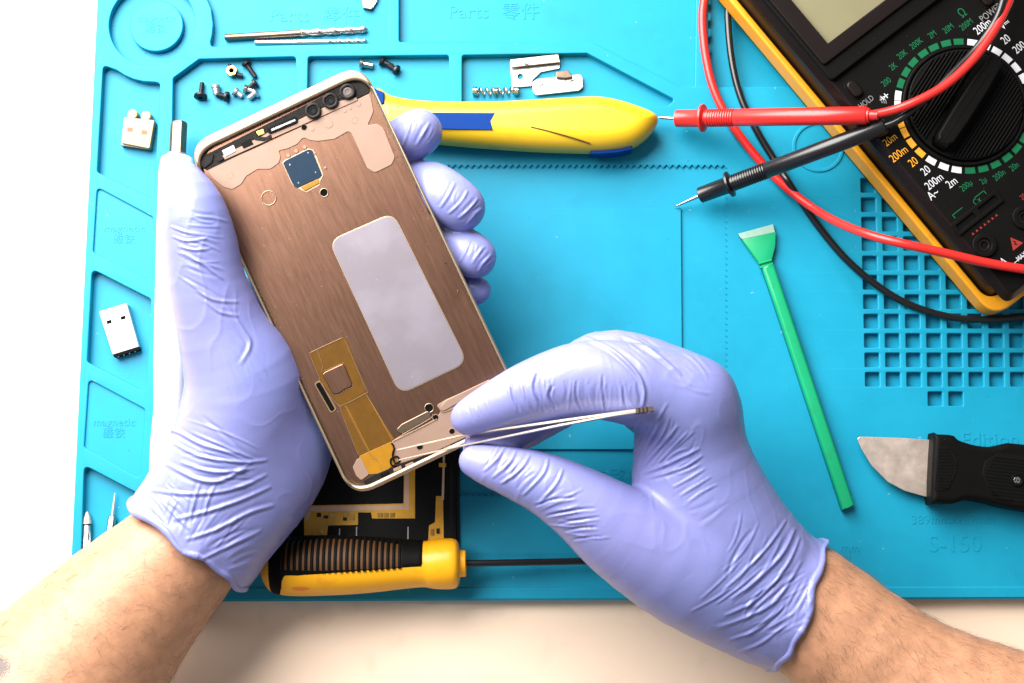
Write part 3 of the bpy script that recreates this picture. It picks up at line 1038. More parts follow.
# ------------------------------------------------------------------ display module lying under the phone
dm = thing('display_module', 'black phone display module with orange ribbon cables lying under the phone frame', 'phone display', tuple(P(375, 500, 0)))
m_disp = M('display_back', (0.006, 0.0055, 0.0055), 0.45, var=0.3, vscale=80, bump=.3, bscale=900, spec=.15)
m_flex = M('flex_orange', (0.95, 0.46, 0.03), 0.36, 0, var=0.12, vscale=150)
m_flexpink = M('flex_copper', (0.85, 0.55, 0.38), 0.36, .1, var=0.1, vscale=150)
prism('panel', rpoly(zl([(290, 300), (456.5, 300), (456.5, 566), (291, 566)], 3), 3, 4), 0.3, 3.4, m_disp, dm, bev=.5)
prism('glass_edge', rpoly(zl([(287, 297), (459.5, 297), (459.5, 569), (288, 569)], 3), 3.5, 4), 0.28, 1.4, m_blackgloss, dm, bev=.3)
prism('side_rail', zl([(449, 310), (454, 310), (454, 560), (449, 560)], 3.6), 3.3, 3.8, m_blackgloss, dm, bev=.15)
fx = prism('ribbon_cable', zl([(304, 517), (307, 505.5), (403.5, 503.5), (404.5, 430), (415, 430), (415, 518.5), (372, 518.5), (371, 512.5), (358, 512.5), (358, 525), (328, 525.5), (327, 537), (304, 538)], 3.7), 3.3, 3.75, m_flex, dm, bev=.08)
prism('copper_layer', zl([(307, 507), (404, 505), (404, 509.5), (310, 511.5), (309.5, 521), (304.6, 521)], 3.9), 3.7, 3.85, m_flexpink, fx)
prism('copper_layer', zl([(404.8, 430), (409, 430), (409, 510), (404.5, 510)], 3.9), 3.7, 3.84, m_flexpink, fx)
prism('ribbon_cable', zl([(436, 496), (443, 496), (444, 548), (428, 548), (429, 525.5), (435, 522)], 3.7), 3.3, 3.75, m_flex, dm, bev=.08)
prism('ribbon_cable', zl([(443.3, 440), (445.2, 440), (444, 500), (441.5, 500)], 3.7), 3.3, 4.0, m_flexpink, dm, bev=.08)
prism('ribbon_cable', zl([(380, 541), (412, 541), (412, 552), (380, 552)], 3.7), 3.3, 3.75, m_flexpink, dm, bev=.08)
prism('cable_clip', zl([(439, 463), (446, 463), (446, 467), (439, 467)], 4), 3.3, 4.6, m_flex, dm, bev=.1)
for x, y, w_, h_ in [(319, 515, 4, 4), (326, 517, 4, 3), (332, 515, 5, 4), (346, 514, 5, 5), (352, 517, 5, 5), (345, 519, 4, 3), (380, 515, 5, 4), (386, 515, 4, 4), (392, 515, 4, 4), (322, 532, 3, 4), (314, 534, 3, 3), (432, 532, 3, 6), (438, 531, 3, 5)]:
    c = P(x, y, 4)
    bm = bmesh.new()
    add_box(bm, (c.x, c.y, 4.0), w_ / 2.45, h_ / 2.45, .6)
    from_bm('solder_pad', bm, m_brass if (x + y) % 3 else m_blacksteel, fx, smooth=0)
for x, y, L in [(339.5, 533, 9), (356.5, 533, 12), (408, 533, 12)]:
    c = P(x, y, 3.5)
    bm = bmesh.new()
    add_box(bm, (c.x, c.y, 3.45), .45, L / 2.45, .12)
    from_bm('white_mark', bm, m_whitepaint, dm, smooth=0)

# ------------------------------------------------------------------ small parts in the pockets
def drill(label, a, b, r, flute0, mat):
    root = thing('drill_bit', label, 'drill bit', tuple(Vector(a) - Vector((0, 0, r))), 'drill bits in the parts pocket')
    a, b = Vector(a), Vector(b)
    L = (b - a).length
    tube('shank', *along(a, b, [(0, r * .8), (.3, r), (L * flute0, r)]), mat, root, 14)
    bm = bmesh.new()
    d = (b - a).normalized()
    s = Vector((-d.y, d.x, 0))
    u = d.cross(s)
    N, Kk = 110, 24
    rings = []
    for i in range(N + 1):
        t = L * flute0 + L * (1 - flute0) * i / N
        tw = i / N * math.pi * 4.2
        end = min(1, (L - t) / (r * 1.2) + .08)
        ring = []
        for k in range(Kk):
            th = 2 * math.pi * k / Kk
            rr = r * (0.36 + 0.64 * min(1, 1.25 * abs(math.cos(th)) ** .8)) * end
            ring.append(bm.verts.new(a + d * t + (s * math.cos(th + tw) + u * math.sin(th + tw)) * rr))
        rings.append(ring)
    for i in range(N):
        for k in range(Kk):
            bm.faces.new((rings[i][k], rings[i][(k + 1) % Kk], rings[i + 1][(k + 1) % Kk], rings[i + 1][k]))
    bm.faces.new(rings[0][::-1])
    bm.faces.new(rings[-1])
    from_bm('flutes', bm, m_chrome, root, None, 50)


drill('longer bronze-shanked drill bit, upper of the pair in the parts pocket', P(225, 37.5, -2.45), P(368, 29.3, -2.45), 1.5, .53, m_warmsteel)
drill('shorter silver drill bit, lower of the pair in the parts pocket', P(255, 42.6, -2.7), P(367.5, 41.4, -2.7), 1.25, .66, m_chrome)


def screw(label, head, tip, rh, rs, mat, z=-4.0, washer=False, group='loose screws in the parts pockets'):
    """a small machine screw lying on a pocket floor: head towards the first pixel"""
    zc = z + rh
    a, b = P(head[0], head[1], zc), P(tip[0], tip[1], z + rs + .1)
    root = thing('screw', label, 'screw', (a.x, a.y, z), group)
    d_ = Vector((b.x - a.x, b.y - a.y, 0)).normalized()
    L = max((b - a).length * 1.25, 4.6)
    b = a + (d_ - Vector((0, 0, min(.35, (rh - rs) / L)))).normalized() * L
    hl = min(1.3, L * .35)
    h = tube('head', *along(a, b, [(0, rh * .45), (.05, rh * .8), (.3, rh), (hl, rh * .96), (hl + .05, rs)]), mat, root, 18)
    prof = [(hl, rs)]
    t = hl + .1
    while t < L - .5:
        prof += [(t, rs * .82), (t + .22, rs), (t + .3, rs), (t + .5, rs * .82)]
        t += .55
    prof += [(L - .2, rs * .8), (L, rs * .45)]
    tube('threaded_shank', *along(a, b, prof), mat, root, 12)
    d = (b - a).normalized()
    tube('drive_recess', [a - d * .03, a + d * .2], rh * .42, m_void, h, 6)
    return root


screw('largest black screw with a wide domed head, beside the white barrel nut', (200.5, 98), (202, 86), 2.9, 1.0, m_blacksteel)
screw('white barrel nut standing next to the big black screw', (215.5, 85), (216.5, 93), 2.0, 1.7, m_tin)
screw('small black screw lying flat under the white barrel nut', (228.5, 97), (219.5, 95.5), 2.3, 1.3, m_blacksteel)
screw('silver screw in the middle of the screw pile', (234, 90.5), (240.5, 95.5), 2.0, 1.2, m_tin)
screw('pale silver screw touching the black screw at the pile end', (243.5, 88.5), (251, 90.5), 1.9, 1.1, m_chrome)
screw('upper black screw at the pile end, nearest the pocket rib', (256.5, 82), (250.5, 87), 2.0, 1.2, m_blacksteel)
screw('short silver screw with flat head, lowest of the screw pile', (257, 92), (251.5, 96.5), 2.1, 1.3, m_tin)
screw('long dark pan head screw lying slanted above the pile', (245, 62), (253.5, 74.5), 2.0, 1.15, m_blacksteel)
screw('silver round head screw alone above the phone corner', (359.5, 63.5), (370.5, 65.5), 2.1, 1.5, m_chrome)
screw('black screw lying sideways just above the knife tail', (380, 61), (390.5, 65.5), 2.0, 1.3, m_blacksteel)
screw('black screw with round head, lower one above the knife tail', (398, 71), (390, 66.5), 2.3, 1.3, m_blacksteel, z=-3.7)
so = thing('standoff', 'brass threaded standoff with a round hole in the screw pocket', 'standoff', tuple(P(233, 73, -4)))
c = P(233, 73, -4)
slab('hex_body', [(c.x + 2.5 * math.cos(a), c.y + 2.5 * math.sin(a)) for a in np.linspace(.3, .3 + 2 * math.pi, 7)[:-1]], [circ(c.x, c.y, 1.0, 16)], -3.9, -.6, m_brass, so, bev=.2)
tube('stud', [P(237, 75, -2.4), P(243, 76, -2.8)], 1.0, m_blacksteel, so, 10)
tube('stud', [P(230, 68, -2.6), P(229.5, 64.5, -3)], .7, m_blacksteel, so, 10)
prism('thread_hole', circ(c.x, c.y, 1.05, 16), -3.95, -3.0, m_void, so)

# spring
spg = thing('spring', 'tiny coiled steel spring lying beside the metal brackets', 'spring', tuple(P(496, 91, -4)))
pts = []
for k in range(181):
    t = k / 180
    a = t * 2 * math.pi * 7
    c = P(474 + 43 * t, 91 + 2.0 * math.sin(t * 4) * .4, -2.2)
    rr = 1.7 if t > .02 else 1.2
    pts.append((c.x + .0, c.y + rr * math.cos(a), -2.2 + rr * math.sin(a)))
tube('coil', pts, .42, m_chrome, spg, 8)
for x, rr in ((475, 1.9), (495, 1.5), (516, 1.9)):
    tube('collar', [P(x - 2.2, 91, -2.2), P(x + 2.2, 91.2, -2.2)], rr, m_chrome, spg, 14)
# brackets
br = thing('bracket', 'tin plate bracket with folded flange and angled lower edge', 'bracket', tuple(P(532, 72, -4)), 'small metal brackets by the knife')
q = [(510, 61.5), (558.5, 55.8), (560.2, 61.5), (559.5, 68.5), (541, 72), (532.5, 80), (531.5, 86), (512, 87.6)]
c = W0.loc(520.4, 76.5)
slab('plate', rpoly(zl(q, -2.8), .6, 3), [circ(*tuple(P(520.4, 76.5, -2.8).xy), 1.25, 18)], -3.7, -2.9, m_tin, br, bev=.12)
prism('flange', rpoly(zl([(510.3, 60.5), (558.5, 55), (560, 62), (511, 67.3)], -.8), .3, 2), -1.5, -.7, m_brushed, br, bev=.2)
prism('flange_web', rpoly(zl([(510.3, 60.5), (558.5, 55), (558.7, 57), (510.5, 62.5)], -2), .2, 2), -3.2, -.9, m_brushed, br, bev=.1)
tube('rivet', [P(525, 62.6, -.4), P(528, 63.8, -.3)], .8, m_tin, br, 10)
br2 = thing('bracket', 'small rounded tin strip with two holes and a bent tab', 'bracket', tuple(P(556, 83, -4)), 'small metal brackets by the knife')
q = [(532.5, 82), (537, 79), (557, 76.5), (580, 74), (582.5, 77), (583, 87), (579, 90.5), (536, 95.2), (533, 92)]
slab('plate', rpoly(zl(q, -2), 1.0, 4), [circ(*tuple(P(542.5, 86.3, -2).xy), .95, 16), circ(*tuple(P(572.5, 82, -2).xy), .85, 16)], -2.9, -2.1, m_tin, br2, bev=.12)
prism('foot', rpoly(zl([(540, 84), (575, 80), (576, 86), (541, 90)], -3), .3, 2), -3.95, -2.85, m_tin, br2)
prism('tab', rpoly(zl([(556, 72), (568, 70), (573, 77), (565, 78.5), (556.5, 77.5)], -.8), .4, 2), -2.2, -.5, m_warmsteel, br2, bev=.3)
pt = thing('metal_clip', 'small folded steel clip at the top edge of the parts pocket', 'clip', tuple(P(370, 2, -4)))
prism('clip_plate', rpoly(zl([(361.5, -7), (379, -7), (377, 1), (371.5, 9.5), (363, 8)], -2), .5, 3), -3.9, -2.2, m_tin, pt, bev=.2)
prism('clip_fold', rpoly(zl([(363, 5.5), (373, 7), (371.5, 9.8), (363, 8.2)], -2), .3, 3), -3.8, -1.4, m_warmsteel, pt, bev=.2)

# USB plugs
u1 = thing('usb_plug', 'cream usb plug insert with two brown contacts and rounded bumps', 'usb plug', tuple(P(138, 131, -4)))
W1 = -4 + 5.0
prism('body', rpoly(zl([(124, 117), (154.5, 120), (149.5, 148.5), (121, 143)], 1), .7, 3), -3.9, 1.0, m_cream, u1, bev=.35)
for x in (132.5, 146):
    c = P(x, 114.5 + (x - 132) * .12, 0)
    prism('bump', circ(c.x, c.y, 2.2, 20), -3.8, .6, m_cream, u1, bev=.5)
for x, y in ((130, 129.5), (144.3, 132.3)):
    prism('contact', zl([(x - 2.6, y - 2.2), (x + 2.8, y - 1.8), (x + 2.5, y + 2.2), (x - 2.9, y + 1.8)], 1), 1.0, 1.12, m_contact, u1)
prism('metal_edge', zl([(121, 142.5), (149.8, 148), (149.3, 150), (121, 145.5)], -1), -3.9, -.8, m_warmsteel, u1, bev=.2)
u2 = thing('usb_plug', 'white shelled usb plug with black base and four pins', 'usb plug', tuple(P(119, 330, -4)))
prism('shell', rpoly(zl([(98.8, 311.5), (126.2, 303), (138.5, 346.5), (112.5, 354.5)], 1), .5, 3), -3.9, .9, m_white, u2, bev=.3)
for x, y in ((109.2, 322.2), (123.2, 318)):
    prism('shell_hole', zl([(x - 2.6, y - 1.3), (x + 2.2, y - 2.6), (x + 2.6, y + .8), (x - 2.2, y + 2)], .9), .85, .96, m_void, u2)
prism('base', rpoly(zl([(112, 352), (138, 344), (139.5, 349.5), (114, 357.3)], 0), .2, 2), -3.9, .2, m_rubber, u2, bev=.2)
for k in range(4):
    x, y = 117.5 + k * 5.6, 355.5 - k * 1.7
    tube('pin', [P(x, y - 3, -.8), P(x + .8, y + 1.8, -1.0)], .45, m_chrome, u2, 8)

# driver bits in the lowest pocket
for lab, tip, mid, end in (('flat tipped steel driver bit at the outer edge of the lowest pocket', (87, 512), (87.3, 524), (85.5, 575)), ('thin pointed steel driver bit half hidden by the wrist in the lowest pocket', (115, 493), (112.5, 515), (107, 560))):
    root = thing('driver_bit', lab, 'driver bit', tuple(P(mid[0], mid[1], -4)), 'driver bits in the lowest pocket')
    z = -2.0
    a, b, c = P(*tip, z), P(*mid, z), P(*end, z)
    thin = lab.startswith('thin')
    tube('tip', [a, a.lerp(b, .5), b], [.25, .5, .7] if thin else [.5, 1.5, 1.9], m_brushed, root, 10)
    tube('hex_shank', [b, b.lerp(c, .04), b.lerp(c, .5), c], [.9, 1.75, 1.8, 1.8], m_chrome, root, 6)

# white tool behind the thumb
wt = thing('white_driver', 'white handled driver with steel hex tip lying under the thumb', 'driver', tuple(P(168, 300, 0)))
z = 8.0
a, b = P(177, 157, z), P(167, 500, z)
tube('handle', *along(a, b, [(0, 5.5), (.6, 6.4), (6, 7.2), (30, 7.4), (85, 7.0), (105, 6.3), (118, 7.2), (135, 7.4), (139, 6.6)]), m_white, wt, 32)
tube('collar', *along(a + (a - b).normalized() * 1.2, b, [(0, 4.2), (1.5, 4.6)]), m_tin, wt, 24)
tube('hex_tip', [P(179, 122, z), P(179, 124, z), P(177.5, 156, z)], [2.9, 3.5, 3.5], m_warmsteel, wt, 6, smooth=20)
# ------------------------------------------------------------------ phone frame held in the hand
c_tl, c_tr, c_bl, c_br = Vector((-123.05, 66.20, 59.87)), Vector((-56.77, 97.39, 64.15)), Vector((-59.82, -66.21, 45.85)), Vector((6.45, -35.01, 50.13))
cen = (c_tl + c_tr + c_bl + c_br) / 4
pu = ((c_tr - c_tl) + (c_br - c_bl)).normalized()
pv = ((c_tl - c_bl) + (c_tr - c_br)).normalized()
pv = (pv - pu * pv.dot(pu)).normalized()
PP = Plane(cen, pu, pv)
PW = ((c_tr - c_tl).length + (c_br - c_bl).length) / 2
PL = ((c_tl - c_bl).length + (c_tr - c_br).length) / 2
m_rim = M('rim_gold', (0.42, 0.31, 0.215), 0.36, 0.85, var=0.05, vscale=200, bump=0.06, bscale=1500)
m_copper = M('midplate_copper', (0.245, 0.130, 0.088), 0.30, 1.0, var=0.03, vscale=900, rvar=0.025, aniso=(math.radians(-64.5), 80.0))
specks(m_copper, 900, .72, (.5, .36, .26), .7)
specks(m_copper, 45, .54, (.21, .108, .076), .6, .14)
m_shield = M('shield_beige', (0.245, 0.158, 0.118), 0.48, 0.2, var=0.05, vscale=120, spec=.35)
m_window = M('adhesive_grey', (0.215, 0.188, 0.218), 0.38, .5, var=0.05, vscale=30, bump=.05, bscale=300)
specks(m_window, 55, .52, (.26, .235, .275), .7, .16)
specks(m_window, 800, .73, (.4, .38, .40), .6)
m_kapton = M('kapton', (0.115, 0.050, 0.004), 0.26, .2, var=0.15, vscale=160, coat=.2)
m_kapton2 = M('kapton_bright', (0.32, 0.145, 0.006), 0.28, .15, var=0.12, vscale=160, coat=.2)
m_gasket = M('gasket', (0.007, 0.006, 0.0055), 0.6, var=0.6, vscale=300, bump=.8, bscale=900, spec=.15)
m_chip = M('chip_blue', (0.003, 0.018, 0.040), 0.35, var=0.1, vscale=200, spec=.2)
m_line = M('tape_edge', (0.20, 0.12, 0.06), 0.4, .3)
m_lens = M('lens', (0.01, 0.01, 0.012), 0.08, coat=.6)
m_lens2 = M('flash_lens', (0.10, 0.075, 0.07), 0.3)
phone = thing('phone_frame', 'stripped gold smartphone frame with copper midplate held over the mat', 'phone frame', tuple(PP.w(0, 0, -5)))
rim_out = rrect(0, 0, PW, PL, 10.0, 10)
rim_in = rrect(0, -1.0, PW - 2.2, PL - 6.6, 8.5, 10)
slab('rim', rim_out, [rim_in], -5.6, 1.2, m_rim, phone, PP, bev=1.0)
prism('back_shell', rrect(0, 0, PW - 1.6, PL - 1.6, 11, 10), -6.4, -3.2, m_rim, phone, PP)
prism('midplate', rrect(0, -1.0, PW - 3.2, PL - 6.6, 9.7, 10), -3.4, -0.9, m_copper, phone, PP)


def php(name, pts, c0, c1, mat, parent=None, r=0.0, n=3, bev=0.12, sm=0, smooth=40):
    q = PP.poly(pts)
    if sm:
        q = smoothpoly(q, sm)
    elif r:
        q = rpoly(q, r, n)
    return prism(name, q, c0, c1, mat, parent or phone, PP, bev=bev, smooth=smooth)


php('upper_shield', [(205, 168), (213, 179), (223, 187), (232, 189.5), (241, 184), (246, 176), (257.5, 169), (270, 169), (279, 162.5), (280.5, 156), (278, 150.5), (287.5, 148.5), (297, 144), (303.5, 136.8), (309, 140), (317.5, 141), (334.5, 138.8),
                     (347.5, 131.2), (351, 132.5), (367, 168), (374.5, 172.8), (391.5, 164.5), (395, 157), (383, 127), (376.5, 123), (367, 125.5), (370, 119.5), (373.5, 111), (371, 98), (369, 93), (340, 108), (260, 146)], -1.0, -.55, m_shield, r=2.2, n=4, bev=.2)
php('gasket_strip', [(198.5, 166), (199, 158), (204, 155), (350, 82.5), (364, 82), (370, 90), (368, 93), (207, 170)], -1.0, -.4, m_gasket, r=1.2, bev=.15)
php('bracket_strip', [(222, 155.5), (262, 136), (272, 130), (300, 119), (335, 102), (356, 97), (358, 100), (340, 108), (224, 160)], -1.0, -.2, m_shield, r=.6, bev=.15)
php('light_sensor', [(222, 150.6), (233.5, 145), (236, 151), (225, 156.8)], -.4, .1, m_white, r=.2, bev=.1)
php('sensor_chip', [(240.5, 143.5), (250, 138.5), (253.5, 144), (243.5, 148.5)], -.4, .1, m_rubber, r=.1, bev=.1)
php('gold_contact', [(256, 131.5), (263, 129), (265, 133.5), (258.5, 136)], -.4, .05, m_brass, bev=.1)
php('dark_foam', [(251, 135), (255, 131), (257, 136.5), (266, 137), (271, 134), (272, 138), (264, 141), (255, 140)], -.4, .1, m_gasket, r=.4, bev=.1)
php('dark_foam', [(199, 164), (207, 156), (214, 154), (212, 162), (205, 168)], -.5, .1, m_gasket, r=.6, bev=.1)
php('dark_foam', [(215, 158.5), (221, 156), (225, 158), (219, 162)], -.4, .1, m_gasket, r=.6, bev=.1)
ear = php('earpiece', [(267, 128.5), (294.5, 116), (298.5, 119.5), (297, 123), (270, 134), (267, 132)], -.5, .5, m_rubber, r=1.0, bev=.2)
php('earpiece_slot', [(271, 129.5), (295, 119.3), (296, 121), (272, 131.3)], .45, .55, m_chrome, ear, bev=0)
for (x, y), r, inner in (((313.3, 111), 8.2, m_lens), ((330.6, 101), 8.2, m_lens), ((347.6, 91.8), 8.0, m_lens2)):
    a_, b_ = PP.loc(x, y)
    s = 2.66
    cm = slab('camera_ring', circ(a_, b_, r / s, 32), [circ(a_, b_, r / s * .62, 28)], -.6, .9, m_blackgloss, phone, PP, bev=.25)
    prism('lens', circ(a_, b_, r / s * .66, 28), -.6, .35, inner, cm, PP, bev=.2)
    slab('lens_ring', circ(a_, b_, r / s * .48, 24), [circ(a_, b_, r / s * .30, 20)], .25, .55, m_rubber if inner is m_lens else m_lens2, cm, PP, bev=.06)
# square chip with its ribbon
php('chip_recess', [(281.8, 162.6), (284, 160), (308, 148), (313, 149.5), (316, 155), (323.5, 175), (320, 181), (319.5, 185.5), (305.5, 192.5), (300, 189.5), (293, 186), (290.8, 182.5)], -.95, -.72, m_rim, r=.5, bev=.1)
php('chip', [(282.8, 163), (285, 160.6), (308.2, 149), (312.3, 150.2), (313.5, 154), (321.8, 174.8), (318.5, 178), (297, 187.6), (293.8, 186), (291.6, 182.2)], -.8, -.35, m_chip, r=.4, bev=.12)
php('chip_ribbon', [(300.5, 187), (318, 178.6), (319, 183), (304.5, 190.8)], -.8, -.3, m_kapton2, r=.3, bev=.1)
for x, y in [(289.6, 164.4), (307.8, 152.6), (315.4, 172), (298.2, 182.8)]:
    a_, b_ = PP.loc(x, y)
    prism('solder_dot', circ(a_, b_, .3, 10), -.36, -.28, m_chrome, phone, PP)
# holes and dots
for x, y, r, m in [(268.3, 197.8, 2.6, m_rim), (323.8, 192.4, 1.4, m_rim), (304, 127.3, 1.0, m_shield), (429, 408, 1.5, m_rim), (435.6, 417.6, 1.0, m_shield), (452, 431.5, 1.0, m_shield), (419.8, 447, 1.1, m_shield), (230, 175, 1.0, m_shield), (354.5, 120, 1.0, m_shield)]:
    a_, b_ = PP.loc(x, y)
    hr = slab('screw_hole', circ(a_, b_, r + .3, 24), [circ(a_, b_, r, 24)], -1.0, -.48, m, phone, PP, bev=.12)
    prism('hole_bottom', circ(a_, b_, r + .1, 20), -.95, -.86 if m is m_rim else -.52, m_copper if r > 2 else (m_void if y > 190 or x == 304 else m_shield), hr, PP)
for x, y, r in [(288, 155.5, .75), (296, 151, .75), (304.5, 147, .75), (345, 110.5, .7), (350, 108, .7), (358.5, 104, .9), (312, 129, .8), (328.5, 123.5, 1.7), (334, 110, .6), (325, 167.5, .5), (314, 153, .6)]:
    a_, b_ = PP.loc(x, y)
    prism('pressed_dot', circ(a_, b_, r, 18), -1.0, -.44, m_shield, phone, PP, bev=.12)
# pale adhesive window
prism('window_edge', rpoly(PP.poly([(328, 240.5), (393, 212), (468, 362.5), (399.5, 395)]), 5.2, 6), -1.0, -.72, m_rim, phone, PP, bev=.1)
prism('adhesive_window', rpoly(PP.poly([(329, 241), (392.6, 213.2), (466.8, 362), (400, 393.6)]), 5.0, 6), -1.0, -.62, m_window, phone, PP, bev=.08)
# amber tape, metal bump, slot
php('amber_tape', [(308.5, 352.5), (342.5, 336.8), (347, 340), (366.5, 392), (344, 405.8), (336, 402), (320.5, 381)], -1.0, -.74, m_kapton, r=1.2, bev=.08)
php('amber_tape', [(337, 403), (364, 390), (379, 417), (396, 440.5), (391.5, 442), (358.5, 456.5)], -1.0, -.70, m_kapton, r=.4, bev=.06)
php('amber_tape', [(358.5, 456.5), (391.5, 441.5), (397, 462), (383, 473.5), (367, 474.5)], -1.0, -.62, m_kapton2, r=.6, bev=.06)
php('pressed_outline', [(309.5, 353), (316.5, 350), (319.5, 357.5), (323.5, 371), (344, 362), (365.5, 391.5), (341.5, 405), (337, 402), (318, 371)], -.78, -.66, m_kapton, r=1.0, bev=.08)
bump = php('metal_bump', [(321.5, 373.4), (343.5, 363), (352.8, 386), (345, 389), (339, 393.5), (333, 394.5)], -1.0, -.1, m_copper, r=1.3, bev=.35)
php('slot_frame', [(313.5, 383.5), (320, 380), (336.8, 409.5), (330.5, 413.8)], -1.0, -.66, m_line, r=1.0, bev=.1)
php('slot', [(315, 384), (319.6, 381.7), (334.8, 409), (331, 412)], -.9, -.6, m_void, r=.8, bev=0)
for pts_ in ([(309, 353), (341, 338.3)], [(309, 353.5), (318.5, 376), (322, 386), (337.5, 404.5), (343, 405), (365, 393.5), (365.5, 388), (344.5, 340)], [(317, 350), (319.8, 358), (322.6, 367), (321, 372)], [(334, 395), (340, 394), (345, 389.8), (352, 387.2), (353.2, 384)],
             [(344.5, 405.5), (370, 455), (375.5, 458.5), (382, 471)], [(366, 394), (393, 439)], [(338, 404), (358, 455)]):
    tube('tape_edge', smoothline([PP.w(*PP.loc(x, y), -.66) for x, y in pts_], 3), .13, m_line, phone, 6)
for pts_ in ([(402, 434.5), (430, 418.5), (432, 414)], [(440, 410), (449, 410.5), (493, 383.5)], [(393, 441), (414, 431), (437, 419)]):
    tube('shield_edge', smoothline([PP.w(*PP.loc(x, y), -.45) for x, y in pts_], 3), .22, m_rim, phone, 6)
tube('tape_crease', [PP.w(*PP.loc(x, y), -.66) for x, y in [(346, 406), (371, 455), (376.5, 458.5), (382, 472)]], .14, m_kapton2, phone, 6)
tube('tape_crease', [PP.w(*PP.loc(x, y), -.68) for x, y in [(366, 394), (392, 440)]], .14, m_kapton2, phone, 6)
php('pale_tab', [(352.5, 467.5), (356.5, 459.5), (360.5, 457.5), (369, 474.5), (361, 480.5), (356, 476)], -1.0, -.5, m_shield, r=.8, bev=.15)
php('lower_shield', [(391, 441.5), (401, 435.5), (414, 430), (436, 418.5), (441, 411), (436, 405.5), (446, 399.5), (480, 384.5), (509, 372), (521, 404), (500, 424), (470, 437), (430, 454), (398, 464.5)], -1.0, -.55, m_shield, r=.9, bev=.2)
php('oval_plate', [(396, 429.5), (401.5, 424), (428, 410.5), (431.5, 413.5), (430, 418), (404, 433), (398.5, 434)], -.9, -.1, m_warmsteel, r=1.6, n=4, bev=.35)
php('oval_plate', [(440, 406), (447, 399.5), (490, 379), (494, 383), (448, 409), (442, 412)], -.7, -.2, m_shield, r=1.4, n=4, bev=.3)
php('lower_gasket', [(362, 482), (374, 475), (398, 465), (440, 449), (500, 421), (515, 409), (517, 414), (500, 426), (440, 454), (380, 482), (368, 485.5)], -1.0, -.35, m_gasket, r=.8, bev=.12)
for x, y in [(384, 474), (397, 469), (409, 465), (428, 457), (447, 448.5)]:
    php('gasket_clip', [(x - 4, y), (x + 4, y - 3.5), (x + 5, y - .5), (x - 3, y + 3)], -.6, 0, m_shield if x % 2 else m_rubber, r=.3, bev=.1)
tube('antenna_wire', smoothline([PP.w(*PP.loc(x, y), -.2) for x, y in [(391.5, 443), (394, 448), (392.5, 455), (395, 463), (399.5, 461), (397, 456.5), (391, 459), (391.5, 465), (399, 466)]], 6), .32, m_rubber, phone, 8)
# gold flakes and specks along the worn edge
for k in range(26):
    t = random.random()
    x, y = 388 + t * 80 + random.uniform(-4, 2), 120 + t * 176 + random.uniform(-3, 3)
    a_, b_ = PP.loc(x - 6, y)
    prism('gold_flake', [(a_ + random.uniform(-.5, .5), b_ + random.uniform(-.5, .5)) for _ in range(3)], -1, -.8 + .3 * random.random(), m_brass, phone, PP, smooth=0)

# ------------------------------------------------------------------ tweezers
tw = thing('tweezers', 'slim steel precision tweezers pinched between gloved thumb and index finger', 'tweezers', tuple(P(652, 409.5, 70)))


def ribbon(name, pts, wz, th, mat, parent):
    """a flat spring arm standing on edge: pts px,py,z; wz height per point, th thickness per point"""
    bm = bmesh.new()
    pts = [P(*p) for p in pts]
    rows = []
    for i, p in enumerate(pts):
        t = (pts[min(i + 1, len(pts) - 1)] - pts[max(i - 1, 0)])
        s = Vector((-t.y, t.x, 0)).normalized()
        h, q = wz[i] / 2, th[i] / 2
        rows.append([bm.verts.new(p + s * a + Vector((0, 0, b))) for a, b in ((-q, -h), (q, -h), (q, h - .2), (q - .15, h), (-q + .15, h), (-q, h - .2))])
    for i in range(len(rows) - 1):
        for k in range(6):
            bm.faces.new((rows[i][k], rows[i][(k + 1) % 6], rows[i + 1][(k + 1) % 6], rows[i + 1][k]))
    bm.faces.new(rows[0][::-1])
    bm.faces.new(rows[-1])
    return from_bm(name, bm, mat, parent, None, 40)


m_tweez = M('tweezer_steel', (0.74, 0.66, 0.58), 0.3, .8, var=.08, vscale=300)
ribbon('arm', [(397, 450, 55), (430, 442.5, 59), (460, 435.8, 64), (500, 429.5, 72), (560, 421, 82), (610, 414, 86.5), (634, 410.5, 88), (650, 409, 88.3)], [.6, 1.2, 2, 3, 4, 4.5, 4.5, 4.5], [.42, .55, .65, .75, .8, .8, .75, .75], m_tweez, tw)
ribbon('arm', [(399, 460, 54), (430, 453, 58.5), (460, 446.2, 64), (500, 438, 72), (560, 425.5, 82), (610, 416.2, 86.5), (634, 412.6, 88), (650, 411.4, 88.3)], [.6, 1.2, 2, 3, 4, 4.5, 4.5, 4.5], [.42, .55, .65, .75, .8, .8, .75, .75], m_tweez, tw)
ribbon('welded_end', [(635, 411.6, 88), (645, 410.4, 88.4), (653, 409.4, 88.6)], [5, 5, 5], [1.7, 1.7, 1.7], m_warmsteel, tw)
for x, y in [(638, 411), (642, 410.6), (646, 410.1)]:
    ribbon('end_notch', [(x, y, 88.6), (x + .9, y - .12, 88.6)], [5.2, 5.2], [1.9, 1.9], m_blacksteel, tw)

